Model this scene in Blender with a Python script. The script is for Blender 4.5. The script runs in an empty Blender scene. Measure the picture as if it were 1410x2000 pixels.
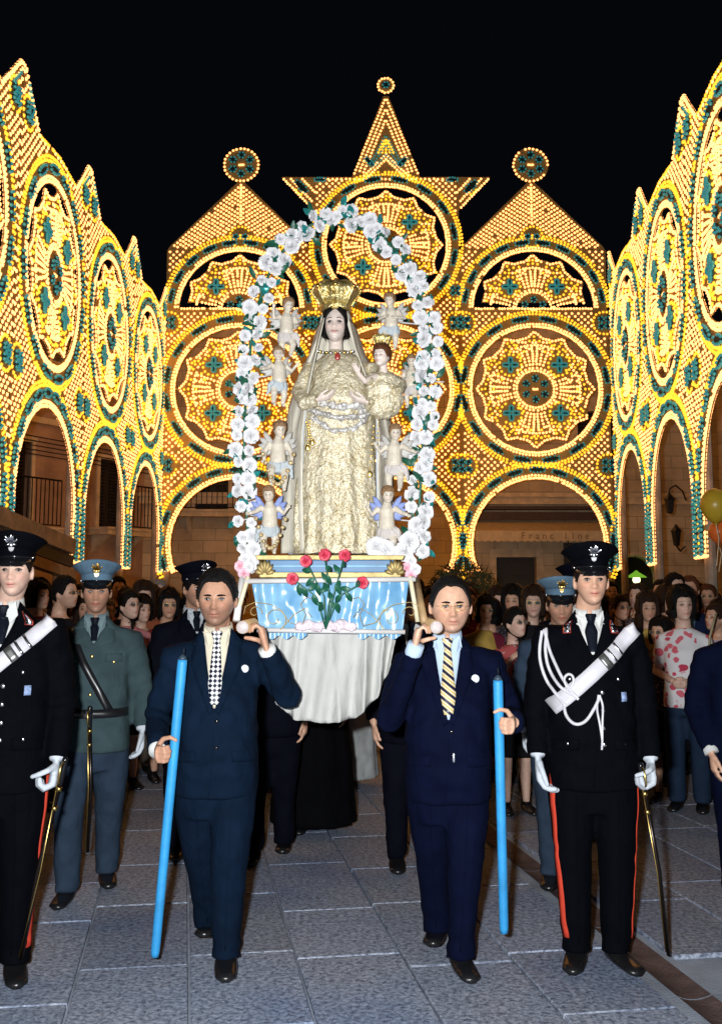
import bpy, bmesh, math, random
import numpy as np
from mathutils import Vector, Matrix, noise
from mathutils.bvhtree import BVHTree
from mathutils.geometry import tessellate_polygon

random.seed(7)
R = math.radians; TAU = 2 * math.pi
scene = bpy.context.scene
COL = scene.collection

# ------------------------------------------------------------------ camera
F, TANT, YH, CAMZ = 2100.0, 0.13, 1160.0, 1.6
PITCH = math.atan(TANT)
PPY = YH - F * TANT
cam_d = bpy.data.cameras.new('camera')
cam_d.sensor_fit = 'VERTICAL'; cam_d.sensor_height = 36.0
cam_d.lens = F / 2000 * 36
cam_d.shift_y = -(1000 - PPY) / 2000
cam_d.clip_start = 0.05; cam_d.clip_end = 400
cam = bpy.data.objects.new('camera', cam_d); COL.objects.link(cam)
cam.location = (0, 0, CAMZ); cam.rotation_euler = (math.pi / 2 + PITCH, 0, 0)
scene.camera = cam

# ------------------------------------------------------------------ night sky
world = bpy.data.worlds.new('World'); scene.world = world; world.use_nodes = True
wn = world.node_tree.nodes; wn.clear()
wo = wn.new('ShaderNodeOutputWorld'); wb = wn.new('ShaderNodeBackground')
wb.inputs['Color'].default_value = (0.50, 0.58, 0.90, 1); wb.inputs['Strength'].default_value = 0.0032
world.node_tree.links.new(wb.outputs[0], wo.inputs[0])

# ------------------------------------------------------------------ the photographer's flash, beside the camera
fl = bpy.data.lights.new('camera_flash', 'AREA'); fl.shape = 'RECTANGLE'; fl.size = 0.09; fl.size_y = 0.05
fl.energy = 285; fl.color = (0.95, 0.98, 1.0); fl.spread = R(150)
flo = bpy.data.objects.new('camera_flash', fl); COL.objects.link(flo)
flo.location = (-0.16, 0.0, 1.70); flo.rotation_euler = (R(91), 0, 0)

scene.view_settings.view_transform = 'Standard'; scene.view_settings.look = 'None'
scene.view_settings.exposure = 0.0; scene.view_settings.gamma = 1.0
scene.view_settings.use_curve_mapping = False
scene.render.engine = 'CYCLES'
cy = scene.cycles
cy.use_denoising = True; cy.max_bounces = 6; cy.diffuse_bounces = 3; cy.glossy_bounces = 3
cy.transmission_bounces = 4; cy.transparent_max_bounces = 6; cy.caustics_reflective = False; cy.caustics_refractive = False
cy.sample_clamp_indirect = 6.0; cy.use_light_tree = True

# ------------------------------------------------------------------ helpers
def ray(px, py):
    a = (px - 705) / F; b = (PPY - py) / F
    return Vector((a, math.cos(PITCH) - b * math.sin(PITCH), math.sin(PITCH) + b * math.cos(PITCH)))
def at(px, py, Y):
    d = ray(px, py); s = Y / d.y
    return Vector((d.x * s, Y, CAMZ + d.z * s))
def ground(px, py):
    d = ray(px, py); s = -CAMZ / d.z
    return Vector((d.x * s, d.y * s, 0))
def on_plane_x(px, py, X, b=0.0):
    d = ray(px, py); s = X / (d.x - b * d.y)
    return Vector((d.x * s, d.y * s, CAMZ + d.z * s))

def tag(o, label=None, cat=None, group=None, kind=None):
    if label: o['label'] = label
    if cat: o['category'] = cat
    if group: o['group'] = group
    if kind: o['kind'] = kind
    return o
def empty(name, loc=(0, 0, 0), rz=0.0, parent=None):
    o = bpy.data.objects.new(name, None); COL.objects.link(o)
    o.location = loc; o.rotation_euler = (0, 0, rz); o.empty_display_size = 0.05
    if parent: o.parent = parent
    return o
def link(name, me, mat=None, parent=None, smooth=False, loc=None, rot=None):
    if mat is not None and not me.materials: me.materials.append(mat)
    o = bpy.data.objects.new(name, me); COL.objects.link(o)
    if parent: o.parent = parent
    if loc is not None: o.location = loc
    if rot is not None: o.rotation_euler = rot
    if smooth: me.shade_smooth()
    return o
def copy_tree(o, parent=None):
    c = o.copy(); COL.objects.link(c); c.parent = parent
    for ch in list(o.children): copy_tree(ch, c)
    return c

class MB:
    """collects shapes for one mesh"""
    def __init__(s): s.v = []; s.f = []
    def add(s, vs, fs):
        n = len(s.v); s.v += [tuple(p) for p in vs]; s.f += [tuple(i + n for i in q) for q in fs]; return s
    def box(s, c, d, M=None):
        x, y, z = d[0] / 2, d[1] / 2, d[2] / 2
        vs = [Vector((a * x, b * y, e * z)) for a in (-1, 1) for b in (-1, 1) for e in (-1, 1)]
        if M is not None: vs = [M @ p for p in vs]
        c = Vector(c); vs = [p + c for p in vs]
        return s.add(vs, [(0, 1, 3, 2), (4, 6, 7, 5), (0, 4, 5, 1), (2, 3, 7, 6), (0, 2, 6, 4), (1, 5, 7, 3)])
    def bbox(s, x0, x1, y0, y1, z0, z1):
        return s.box(((x0 + x1) / 2, (y0 + y1) / 2, (z0 + z1) / 2), (x1 - x0, y1 - y0, z1 - z0))
    def loft(s, rings, cap=True, closed=True):
        n = len(rings[0]); vs = [p for r in rings for p in r]; fs = []
        for i in range(len(rings) - 1):
            for j in range(n if closed else n - 1):
                k = (j + 1) % n
                fs.append((i * n + j, i * n + k, (i + 1) * n + k, (i + 1) * n + j))
        if cap and closed:
            fs.append(tuple(range(n - 1, -1, -1))); b = (len(rings) - 1) * n
            fs.append(tuple(range(b, b + n)))
        return s.add(vs, fs)
    def tube(s, pts, rad, n=8, flat=1.0, up=None, round_ends=False):
        pts = [Vector(p) for p in pts]; m = len(pts)
        if not hasattr(rad, '__len__'): rad = [rad] * m
        rad = list(rad)
        if round_ends:
            d0 = (pts[0] - pts[1]).normalized(); d1 = (pts[-1] - pts[-2]).normalized(); r0, r1 = rad[0], rad[-1]
            pts = [pts[0] + d0 * r0 * .95, pts[0] + d0 * r0 * .6] + pts + [pts[-1] + d1 * r1 * .6, pts[-1] + d1 * r1 * .95]
            rad = [r0 * .3, r0 * .8] + rad + [r1 * .8, r1 * .3]; m = len(pts)
        rings = []; ref = Vector(up) if up is not None else None
        for i, p in enumerate(pts):
            t = (pts[min(i + 1, m - 1)] - pts[max(i - 1, 0)])
            t = t.normalized() if t.length > 1e-9 else Vector((0, 0, 1))
            if ref is None: ref = Vector((0, 1, 0)) if abs(t.y) < .9 else Vector((1, 0, 0))
            a = (ref - t * ref.dot(t))
            if a.length < 1e-4: a = t.orthogonal()
            a.normalize(); b = t.cross(a)
            if up is None: ref = a
            rings.append([p + (a * math.cos(2 * math.pi * k / n) * flat + b * math.sin(2 * math.pi * k / n)) * rad[i] for k in range(n)])
        return s.loft(rings)
    def ell(s, c, r, nu=12, nv=8, M=None, fn=None):
        c = Vector(c); rings = []
        for i in range(nv + 1):
            a = math.pi * i / nv; a = min(max(a, .02), math.pi - .02); ring = []
            for j in range(nu):
                b = 2 * math.pi * j / nu
                p = Vector((r[0] * math.sin(a) * math.cos(b), r[1] * math.sin(a) * math.sin(b), -r[2] * math.cos(a)))
                if fn: p = fn(p)
                if M is not None: p = M @ p
                ring.append(p + c)
            rings.append(ring)
        return s.loft(rings)
    def lathe(s, prof, n=24, c=(0, 0, 0), sx=1, sy=1):
        c = Vector(c)
        return s.loft([[c + Vector((r * sx * math.cos(2 * math.pi * k / n), r * sy * math.sin(2 * math.pi * k / n), z)) for k in range(n)] for r, z in prof])
    def plate(s, outer, holes, t, y0=0.0):
        """a board in the x-z plane, thickness t, front face at y0 - t/2"""
        polys = [outer] + list(holes)
        flat = [p for q in polys for p in q]
        tris = tessellate_polygon([[Vector((p[0], p[1], 0)) for p in q] for q in polys])
        N = len(flat)
        vs = [(p[0], y0 - t / 2, p[1]) for p in flat] + [(p[0], y0 + t / 2, p[1]) for p in flat]
        fs = []
        for a, b, c in tris:
            A, B, C = flat[a], flat[b], flat[c]
            cr = (B[0] - A[0]) * (C[1] - A[1]) - (B[1] - A[1]) * (C[0] - A[0])
            if cr < 0: b, c = c, b
            fs.append((a, b, c)); fs.append((a + N, c + N, b + N))
        k = 0
        for q in polys:
            n = len(q)
            for i in range(n):
                j = (i + 1) % n; fs.append((k + i, k + i + N, k + j + N, k + j))
            k += n
        return s.add(vs, fs)
    def mesh(s, name):
        me = bpy.data.meshes.new(name); me.from_pydata(s.v, [], s.f); me.update(); return me
    def build(s, name, mat=None, parent=None, smooth=False, fix=False, bevel=0):
        me = s.mesh(name)
        if fix or bevel:
            bm = bmesh.new(); bm.from_mesh(me)
            if bevel: bmesh.ops.bevel(bm, geom=list(bm.edges), offset=bevel, segments=2, profile=.7, affect='EDGES')
            bmesh.ops.recalc_face_normals(bm, faces=bm.faces); bm.to_mesh(me); bm.free()
        return link(name, me, mat, parent, smooth)

# ------------------------------------------------------------------ materials
MATS = {}
def nmat(name):
    m = bpy.data.materials.new(name); m.use_nodes = True; MATS[name] = m
    nt = m.node_tree; b = nt.nodes['Principled BSDF']
    return m, nt, b
def N(nt, t, **kw):
    n = nt.nodes.new(t)
    for k, v in kw.items():
        if k in n.inputs: n.inputs[k].default_value = v
        else: setattr(n, k, v)
    return n
def ramp(nt, fac, stops):
    r = nt.nodes.new('ShaderNodeValToRGB'); e = r.color_ramp.elements
    while len(e) > 1: e.remove(e[-1])
    e[0].position = stops[0][0]; e[0].color = (*stops[0][1], 1)
    for p, c in stops[1:]:
        q = e.new(p); q.color = (*c, 1)
    nt.links.new(fac, r.inputs[0]); return r.outputs[0]
def plain(name, col, rough=.6, metal=0.0, var=.25, vscale=12, bump=.0, bscale=60, sheen=0, coat=0, spec=.5, coord='Object'):
    """a base colour with procedural variation and fine relief"""
    if name in MATS: return MATS[name]
    m, nt, b = nmat(name)
    tc = N(nt, 'ShaderNodeTexCoord')
    n1 = N(nt, 'ShaderNodeTexNoise', Scale=vscale, Detail=6.0, Roughness=.6); nt.links.new(tc.outputs[coord], n1.inputs['Vector'])
    lo = tuple(c * (1 - var) for c in col); hi = tuple(min(1, c * (1 + var)) for c in col)
    nt.links.new(ramp(nt, n1.outputs['Fac'], [(.3, lo), (.7, hi)]), b.inputs['Base Color'])
    b.inputs['Roughness'].default_value = rough; b.inputs['Metallic'].default_value = metal
    b.inputs['Specular IOR Level'].default_value = spec
    if sheen: b.inputs['Sheen Weight'].default_value = sheen
    if coat: b.inputs['Coat Weight'].default_value = coat
    if bump:
        n2 = N(nt, 'ShaderNodeTexNoise', Scale=bscale, Detail=5.0); nt.links.new(tc.outputs[coord], n2.inputs['Vector'])
        bp = N(nt, 'ShaderNodeBump', Strength=bump, Distance=.01); nt.links.new(n2.outputs['Fac'], bp.inputs['Height'])
        nt.links.new(bp.outputs[0], b.inputs['Normal'])
    return m
def cloth(name, col, var=.2, weave=900, rough=.85, sheen=.0, wr=.35):
    """woven cloth: colour drift, soft wrinkles, thread relief"""
    if name in MATS: return MATS[name]
    m, nt, b = nmat(name); tc = N(nt, 'ShaderNodeTexCoord')
    n1 = N(nt, 'ShaderNodeTexNoise', Scale=9.0, Detail=5.0); nt.links.new(tc.outputs['Object'], n1.inputs['Vector'])
    nt.links.new(ramp(nt, n1.outputs['Fac'], [(.3, tuple(c * (1 - var) for c in col)), (.7, tuple(min(1, c * (1 + var)) for c in col))]), b.inputs['Base Color'])
    b.inputs['Roughness'].default_value = rough; b.inputs['Specular IOR Level'].default_value = .06
    b.inputs['Sheen Weight'].default_value = sheen
    mp = N(nt, 'ShaderNodeMapping'); mp.inputs['Scale'].default_value = (1, 1, .45); nt.links.new(tc.outputs['Object'], mp.inputs['Vector'])
    n2 = N(nt, 'ShaderNodeTexNoise', Scale=16.0, Detail=4.0, Distortion=.6); nt.links.new(mp.outputs[0], n2.inputs['Vector'])
    n3 = N(nt, 'ShaderNodeTexNoise', Scale=float(weave), Detail=2.0); nt.links.new(tc.outputs['Object'], n3.inputs['Vector'])
    b1 = N(nt, 'ShaderNodeBump', Strength=wr, Distance=.03); nt.links.new(n2.outputs['Fac'], b1.inputs['Height'])
    b2 = N(nt, 'ShaderNodeBump', Strength=.25, Distance=.002); nt.links.new(n3.outputs['Fac'], b2.inputs['Height']); nt.links.new(b1.outputs[0], b2.inputs['Normal'])
    nt.links.new(b2.outputs[0], b.inputs['Normal'])
    return m
def emit(name, col, strength, base=(.5, .5, .5)):
    if name in MATS: return MATS[name]
    m, nt, b = nmat(name)
    b.inputs['Base Color'].default_value = (*base, 1); b.inputs['Emission Color'].default_value = (*col, 1)
    b.inputs['Emission Strength'].default_value = strength; b.inputs['Roughness'].default_value = .25
    return m
# ------------------------------------------------------------------ paving
def paving_mat():
    m, nt, b = nmat('granite_slab')
    tc = N(nt, 'ShaderNodeTexCoord'); oi = N(nt, 'ShaderNodeObjectInfo'); geo = N(nt, 'ShaderNodeNewGeometry')
    n1 = N(nt, 'ShaderNodeTexNoise', Scale=46.0, Detail=5.0, Roughness=.65, Distortion=.5); nt.links.new(geo.outputs['Position'], n1.inputs['Vector'])
    n2 = N(nt, 'ShaderNodeTexNoise', Scale=1.3, Detail=5.0); nt.links.new(geo.outputs['Position'], n2.inputs['Vector'])
    c1 = ramp(nt, n1.outputs['Fac'], [(.36, (.11, .135, .185)), (.47, (.26, .30, .38)), (.58, (.42, .475, .57)), (.72, (.57, .63, .73))])
    c2 = ramp(nt, n2.outputs['Fac'], [(.3, (.62, .70, .86)), (.52, (.92, .92, .95)), (.72, (1.0, .94, .92))])
    mx = N(nt, 'ShaderNodeMixRGB', blend_type='MULTIPLY'); mx.inputs[0].default_value = 1
    nt.links.new(c1, mx.inputs[1]); nt.links.new(c2, mx.inputs[2])
    hv = N(nt, 'ShaderNodeHueSaturation'); mr = N(nt, 'ShaderNodeMapRange'); mr.inputs['To Min'].default_value = .80; mr.inputs['To Max'].default_value = 1.15
    nt.links.new(oi.outputs['Random'], mr.inputs['Value']); nt.links.new(mr.outputs[0], hv.inputs['Value']); nt.links.new(mx.outputs[0], hv.inputs['Color'])
    nt.links.new(hv.outputs[0], b.inputs['Base Color']); b.inputs['Roughness'].default_value = .6
    bp = N(nt, 'ShaderNodeBump', Strength=.55, Distance=.006); nt.links.new(n1.outputs['Fac'], bp.inputs['Height']); nt.links.new(bp.outputs[0], b.inputs['Normal'])
    return m
M_SLAB = paving_mat()
M_JOINT = plain('joint_mortar', (.31, .345, .41), .9, var=.4, vscale=3, bump=.4, bscale=90)
M_GUTTER = plain('gutter_stone', (.10, .065, .06), .7, var=.45, vscale=7, bump=.5, bscale=70)

PDIR = Vector((-0.162, 1.0, 0)).normalized(); PSIDE = Vector((PDIR.y, -PDIR.x, 0))
PANG = math.atan2(PDIR.y, PDIR.x) - math.pi / 2
gr = MB(); gr.add([(-200, -120, -.02), (200, -120, -.02), (200, 300, -.02), (-200, 300, -.02)], [(0, 1, 2, 3)])
pl = gr.build('ground', M_JOINT); tag(pl, kind='structure')
GUT0, GUT1 = 1.98, 2.13      # side offsets of the gutter strip
W = .47
# columns of slabs, offset measured along PSIDE; origin chosen so joints fall as in the photograph
lefts = [GUT0 - .05 - W * k for k in range(1, 15)]
rights = [GUT1 + .05 + W * k for k in range(0, 8)]
slab_meshes = {}
def slab_mesh(w, l, v):
    key = (round(w, 3), round(l, 3), v)
    if key not in slab_meshes:
        rnd = random.Random(hash(key)); m = MB(); j = .006; c = .004
        x, y = w / 2 - j, l / 2 - j
        def rim(ins, z): return [(a * (x - ins) + rnd.uniform(-.0015, .0015), b_ * (y - ins) + rnd.uniform(-.0015, .0015), z) for a, b_ in ((-1, -1), (1, -1), (1, 1), (-1, 1))]
        r0, r1, r2 = rim(0, -.03), rim(0, -.004), rim(c, 0)
        m.add(r0 + r1 + r2, [(0, 1, 5, 4), (1, 2, 6, 5), (2, 3, 7, 6), (3, 0, 4, 7), (4, 5, 9, 8), (5, 6, 10, 9), (6, 7, 11, 10), (7, 4, 8, 11), (8, 9, 10, 11)])
        slab_meshes[key] = m.mesh('slab'); slab_meshes[key].materials.append(M_SLAB)
    return slab_meshes[key]
srnd = random.Random(3); nsl = 0; far = MB()
for ci, s0 in enumerate(lefts + rights):
    t = 2.2 + srnd.uniform(0, .8)
    while t < 26:
        l = srnd.choice((.72, .84, .96, 1.1))
        c = PDIR * (t + l / 2) + PSIDE * (s0 + W / 2)
        u = 705 + F * c.x / max(c.y, .5)
        vis = -80 < u < 1490 and c.y > 2.6
        if vis and t < 12.5 and nsl < 295:
            o = link('slab', slab_mesh(W, l, srnd.randrange(3)), None, pl, loc=(c.x, c.y, srnd.uniform(-.0012, .0012)), rot=(0, 0, PANG)); nsl += 1
        elif vis:
            Mr = Matrix.Rotation(PANG, 3, 'Z'); far.box((c.x, c.y, -.01), (W - .012, l - .012, .02), Mr)
        t += l
fs_ = far.build('far_paving', M_SLAB, pl); tag(fs_, kind='stuff')
t = 2.4
while t < 22:
    l = srnd.choice((.8, .95, 1.1)); c = PDIR * (t + l / 2) + PSIDE * ((GUT0 + GUT1) / 2)
    m = MB(); n = 6; rows = []
    for k in range(n + 1):
        a = -1 + 2 * k / n; dz = -.016 * (1 - a * a) - .003
        rows.append((a * (GUT1 - GUT0) / 2 * .97, dz))
    vs = [(x, -l / 2 + .006, z) for x, z in rows] + [(x, l / 2 - .006, z) for x, z in rows]
    m.add(vs, [(k, k + 1, k + n + 2, k + n + 1) for k in range(n)])
    link('gutter_stone', m.mesh('gutter_stone'), M_GUTTER, pl, smooth=True, loc=c, rot=(0, 0, PANG)); t += l

# ------------------------------------------------------------------ buildings round the square
def masonry(name, col, sx=1.0, mort=.55, bw=.55, rh=.28):
    m, nt, b = nmat(name); tc = N(nt, 'ShaderNodeTexCoord')
    mp = N(nt, 'ShaderNodeMapping'); mp.inputs['Rotation'].default_value = (math.pi / 2, 0, 0); nt.links.new(tc.outputs['Object'], mp.inputs['Vector'])
    br = N(nt, 'ShaderNodeTexBrick', Scale=sx); br.inputs['Brick Width'].default_value = bw; br.inputs['Row Height'].default_value = rh; br.inputs['Mortar Size'].default_value = .008
    br.inputs['Color1'].default_value = (*col, 1); br.inputs['Color2'].default_value = (*[c * .8 for c in col], 1); br.inputs['Mortar'].default_value = (*[c * mort for c in col], 1)
    nt.links.new(mp.outputs[0], br.inputs['Vector'])
    n1 = N(nt, 'ShaderNodeTexNoise', Scale=1.1, Detail=7.0, Roughness=.65); nt.links.new(tc.outputs['Object'], n1.inputs['Vector'])
    st = ramp(nt, n1.outputs['Fac'], [(.3, (.55, .5, .46)), (.6, (1, 1, 1))])
    mx = N(nt, 'ShaderNodeMixRGB', blend_type='MULTIPLY'); mx.inputs[0].default_value = .8
    nt.links.new(br.outputs['Color'], mx.inputs[1]); nt.links.new(st, mx.inputs[2]); nt.links.new(mx.outputs[0], b.inputs['Base Color'])
    b.inputs['Roughness'].default_value = .9
    n2 = N(nt, 'ShaderNodeTexNoise', Scale=40.0, Detail=4.0); nt.links.new(tc.outputs['Object'], n2.inputs['Vector'])
    ad = N(nt, 'ShaderNodeMath', operation='ADD'); nt.links.new(br.outputs['Fac'], ad.inputs[0]); nt.links.new(n2.outputs['Fac'], ad.inputs[1])
    bp = N(nt, 'ShaderNodeBump', Strength=.4, Distance=.01, invert=True); nt.links.new(ad.outputs[0], bp.inputs['Height']); nt.links.new(bp.outputs[0], b.inputs['Normal'])
    return m
M_STONE = masonry('pale_limestone', (.80, .64, .43))
M_PLASTER = plain('ochre_plaster', (.55, .38, .22), .9, var=.35, vscale=1.4, bump=.4, bscale=30)
M_OLDPL = plain('old_brown_plaster', (.44, .29, .21), .9, var=.4, vscale=1.2, bump=.5, bscale=25)
M_TRIM = plain('stone_trim', (.74, .59, .40), .85, var=.25, vscale=4, bump=.4, bscale=40)
M_DARKWOOD = plain('dark_shutter', (.03, .026, .024), .6, var=.3, vscale=20)
M_IRON = plain('wrought_iron', (.015, .015, .017), .5, .4, var=.2)
M_CREAM = plain('awning_canvas', (.72, .58, .38), .8, var=.15, vscale=8, bump=.3, bscale=120)
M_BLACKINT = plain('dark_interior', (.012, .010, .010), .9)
M_GLASSDK = plain('dark_window_pane', (.02, .022, .026), .12, var=.2)
M_PAINTRED = plain('awning_lettering', (.30, .19, .10), .8)
M_CANOPYWOOD = plain('canopy_timber', (.34, .20, .10), .7, var=.35, vscale=6, bump=.4, bscale=40)

def wall_with_holes(x0, x1, z0, z1, holes, t=.4):
    """wall in the local x-z plane; front face at y=0; holes are polygons"""
    m = MB(); m.plate([(x0, z0), (x1, z0), (x1, z1), (x0, z1)], holes, t, t / 2); return m
def rect(x0, x1, z0, z1): return [(x0, z0), (x0, z1), (x1, z1), (x1, z0)]
def railing(b, x0, x1, z0, h, y, sp=.11):
    r = empty('balcony_railing', (0, 0, 0), 0, b)
    m = MB(); m.tube([(x0, y, z0 + h), (x1, y, z0 + h)], .02, 6); m.build('hand_rail', M_IRON, r); m = MB(); m.tube([(x0, y, z0 + .06), (x1, y, z0 + .06)], .015, 6); m.build('foot_rail', M_IRON, r)
    bm_ = MB(); bm_.tube([(0, 0, .06), (0, 0, h)], .011, 5); me = bm_.mesh('baluster'); me.materials.append(M_IRON)
    n = int((x1 - x0) / sp)
    for i in range(n + 1): link('baluster', me, None, r, loc=(x0 + (x1 - x0) * i / n, y, z0))
def balcony(b, xc, z0, w=1.5, d=.6):
    m = MB(); m.bbox(xc - w / 2, xc + w / 2, -d, 0, z0 - .14, z0); m.bbox(xc - w / 2 - .04, xc + w / 2 + .04, -d - .04, 0, z0 - .03, z0 + .015)
    for sx in (-.35, .35):
        m.add([(xc + sx * w - .05, 0, z0 - .14), (xc + sx * w + .05, 0, z0 - .14), (xc + sx * w + .05, -d * .8, z0 - .14), (xc + sx * w - .05, -d * .8, z0 - .14), (xc + sx * w - .05, 0, z0 - .5), (xc + sx * w + .05, 0, z0 - .5)],
              [(0, 3, 2, 1), (0, 4, 3), (1, 2, 5), (4, 5, 2, 3), (0, 1, 5, 4)])
    m.build('balcony_slab', M_TRIM, b)
    railing(b, xc - w / 2 + .04, xc + w / 2 - .04, z0, .95, -d + .05)
def shuttered(b, xc, z0, w, h, name='window', leaf=M_DARKWOOD, depth=.18):
    f = MB(); t = .09
    f.bbox(xc - w / 2 - t, xc - w / 2, -.035, .1, z0, z0 + h); f.bbox(xc + w / 2, xc + w / 2 + t, -.035, .1, z0, z0 + h); f.bbox(xc - w / 2 - t - .03, xc + w / 2 + t + .03, -.05, .1, z0 + h, z0 + h + .13)
    fo = f.build(name, M_TRIM, b)
    pm = MB(); pm.bbox(xc - w / 2 + .002, xc + w / 2 - .002, depth + .03, depth + .05, z0, z0 + h); pm.build('pane', M_GLASSDK, fo)
    for s in (-1, 1):
        g = MB(); x0 = xc + (s - 1) / 2 * w / 2; x1 = x0 + w / 2
        g.bbox(x0 + .008, x0 + .06, depth - .03, depth, z0 + .01, z0 + h - .01); g.bbox(x1 - .06, x1 - .008, depth - .03, depth, z0 + .01, z0 + h - .01)
        k = z0 + .06
        while k < z0 + h - .06: g.box(((x0 + x1) / 2, depth - .014, k), (w / 2 - .1, .02, .05), Matrix.Rotation(.5, 3, 'X')); k += .075
        g.build('shutter', leaf, fo)

# the long house at the end of the square
BY = 24.5
bk = empty('long_stone_house', (0, BY, 0), R(1.2))
def bX(px): return (px - 705) * BY / F
def bZ(py): return at(705, py, BY).z
doorx0, doorx1 = bX(968), bX(1046); dz = bZ(1088)
win = (bX(382), bX(446)); wz0, wz1 = bZ(998), bZ(940)
sw = (bX(395) - 3.4, bX(395) - 2.6)
arx, arz, arr = bX(1240), bZ(1128), .48
arch_hole = [(arx - arr, 0)] + [(arx + arr * math.cos(a), arz + arr * math.sin(a)) for a in np.linspace(math.pi, 0, 17)] + [(arx + arr, 0)]
arch_hole = arch_hole[::-1]
wm = wall_with_holes(-7.5, 10.5, 0, 7.6, [rect(doorx0, doorx1, .02, dz), rect(win[0], win[1], wz0, wz1), rect(.3, 1.1, 4.3, 5.8), rect(5.0, 5.9, 4.3, 5.8), [(x, max(z, .02)) for x, z in arch_hole]])
wm.build('wall', M_STONE, bk)
m = MB(); m.bbox(-7.5, 10.5, .42, 6, .02, 7.5); m.build('house_body', M_OLDPL, bk)
m = MB()
for z, d, h in ((bZ(985), .14, .16), (bZ(985) + .16, .22, .09), (7.45, .3, .25)): m.bbox(-7.52, 10.52, -d, 0, z, z + h)
m.build('cornice', M_TRIM, bk)
dm = MB(); dm.bbox(doorx0, doorx1, .22, .28, .02, dz - .01); do = dm.build('door', M_DARKWOOD, bk)
for k in range(7):
    pm = MB(); pm.bbox(doorx0 + .04, doorx1 - .04, .195, .22, .1 + k * .32, .36 + k * .32); pm.build('shutter_panel', M_DARKWOOD, do)
m = MB(); m.bbox(doorx0 - .16, doorx0, -.04, .1, .02, dz); m.bbox(doorx1, doorx1 + .16, -.04, .1, .02, dz); m.bbox(doorx0 - .16, doorx1 + .16, -.045, .1, dz, dz + .18); m.build('door_surround', M_TRIM, bk)
for args in ((sum(win) / 2, wz0, win[1] - win[0], wz1 - wz0), (.7, 4.3, .8, 1.5), (5.45, 4.3, .9, 1.5)):
    shuttered(bk, *args)
balcony(bk, sum(win) / 2, wz0 - .02, 1.35, .5)
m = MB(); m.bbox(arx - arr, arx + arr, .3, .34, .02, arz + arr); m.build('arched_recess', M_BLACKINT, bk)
m = MB(); pts = [(arx + (arr + .05) * math.cos(a), -.03, arz + (arr + .05) * math.sin(a)) for a in np.linspace(0, math.pi, 19)]; m.tube(pts, .05, 6); m.build('arch_moulding', M_TRIM, bk)
tag(bk, 'long pale stone house with awning and shuttered door behind the light arches', 'building')

# awning with lettering
aw = empty('shop_awning', (0, BY, 0), R(1.2)); ax0, ax1 = bX(905), bX(1178); az = bZ(1018); az1 = bZ(1046)
m = MB(); m.add([(ax0, -.04, az), (ax1, -.04, az), (ax1, -.95, az1 + .06), (ax0, -.95, az1 + .06), (ax0, -.04, az - .02), (ax1, -.04, az - .02), (ax1, -.95, az1 + .04), (ax0, -.95, az1 + .04)], [(0, 3, 2, 1), (4, 5, 6, 7), (0, 1, 5, 4), (2, 3, 7, 6), (0, 4, 7, 3), (1, 2, 6, 5)])
m.build('canvas', M_CREAM, aw)
nv = 22; vw = (ax1 - ax0) / nv; vh = .24
poly = [(ax0, 0), (ax0, -vh * .7)]
for k in range(nv):
    for a in np.linspace(math.pi, 0, 6)[1:-1] if k else np.linspace(math.pi, 0, 6)[:-1]:
        poly.append((ax0 + vw * (k + .5) + vw * .46 * math.cos(a), -vh * .7 - vh * .3 * math.sin(a)))
poly += [(ax1, -vh * .7), (ax1, 0)]
m = MB(); m.plate([(x, z + az1 + .05) for x, z in poly][::-1], [], .012, -.96); m.build('valance', M_CREAM, aw)
m = MB(); m.bbox(ax0 - .05, ax1 + .05, -.22, -.002, az + .02, az + .2); m.bbox(ax0 - .05, ax1 + .05, -.3, -.002, az + .26, az + .33); m.build('awning_box', plain('brown_box', (.07, .04, .03), .6), aw)
def letter(ch, x, z, size=.21):
    tcv = bpy.data.curves.new('letter', 'FONT'); tcv.body = ch; tcv.size = size; tcv.align_x = 'CENTER'; tcv.extrude = .002
    tob = bpy.data.objects.new('tmp', tcv); COL.objects.link(tob); tme = bpy.data.meshes.new_from_object(tob.evaluated_get(bpy.context.evaluated_depsgraph_get())); bpy.data.objects.remove(tob)
    tme.materials.clear(); link('letter', tme, M_PAINTRED, aw, loc=(x, -.97, z), rot=(math.pi / 2, 0, 0))
for k_, ch_ in enumerate('Franc llne'):
    if ch_ != ' ': letter(ch_, bX(1008) + k_ * (bX(1128) - bX(1008)) / 9, az1 - .12)
tag(aw, 'cream canvas shop awning with scalloped edge and brown lettering', 'awning')
# hanging shop sign and wall lamp
sg = empty('hanging_sign', (bX(1112), BY - .3, bZ(1083))); m = MB(); m.box((0, 0, 0), (.42, .05, .5)); m.build('board', M_DARKWOOD, sg, bevel=.008); m = MB(); m.tube([(-.1, 0, .25), (-.1, 0, .34), (-.1, .35, .34)], .012, 5); m.build('bracket', M_IRON, sg)
tag(sg, 'dark square sign board hanging beside the awning', 'sign')
# lit lamp with green shade inside the arched doorway
lp = empty('pendant_lamp', (arx, BY + .06, arz)); m = MB(); m.lathe([(.02, .16), (.06, .12), (.22, .02), (.23, 0), (.2, .0), (.05, .1)], 16); m.build('shade', emit('green_glass_shade', (.30, .75, .05), .5, (.1, .4, .08)), lp, True)
m = MB(); m.ell((0, 0, -.05), (.09, .09, .09)); m.build('lamp_globe', emit('lamp_globe', (1, .95, .5), 2.5), lp, True); m = MB(); m.tube([(0, 0, .14), (0, 0, .5)], .008, 5); m.build('rod', M_IRON, lp)
tag(lp, 'lit pendant lamp with green shade hanging in the dark arched doorway', 'lamp')

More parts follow.
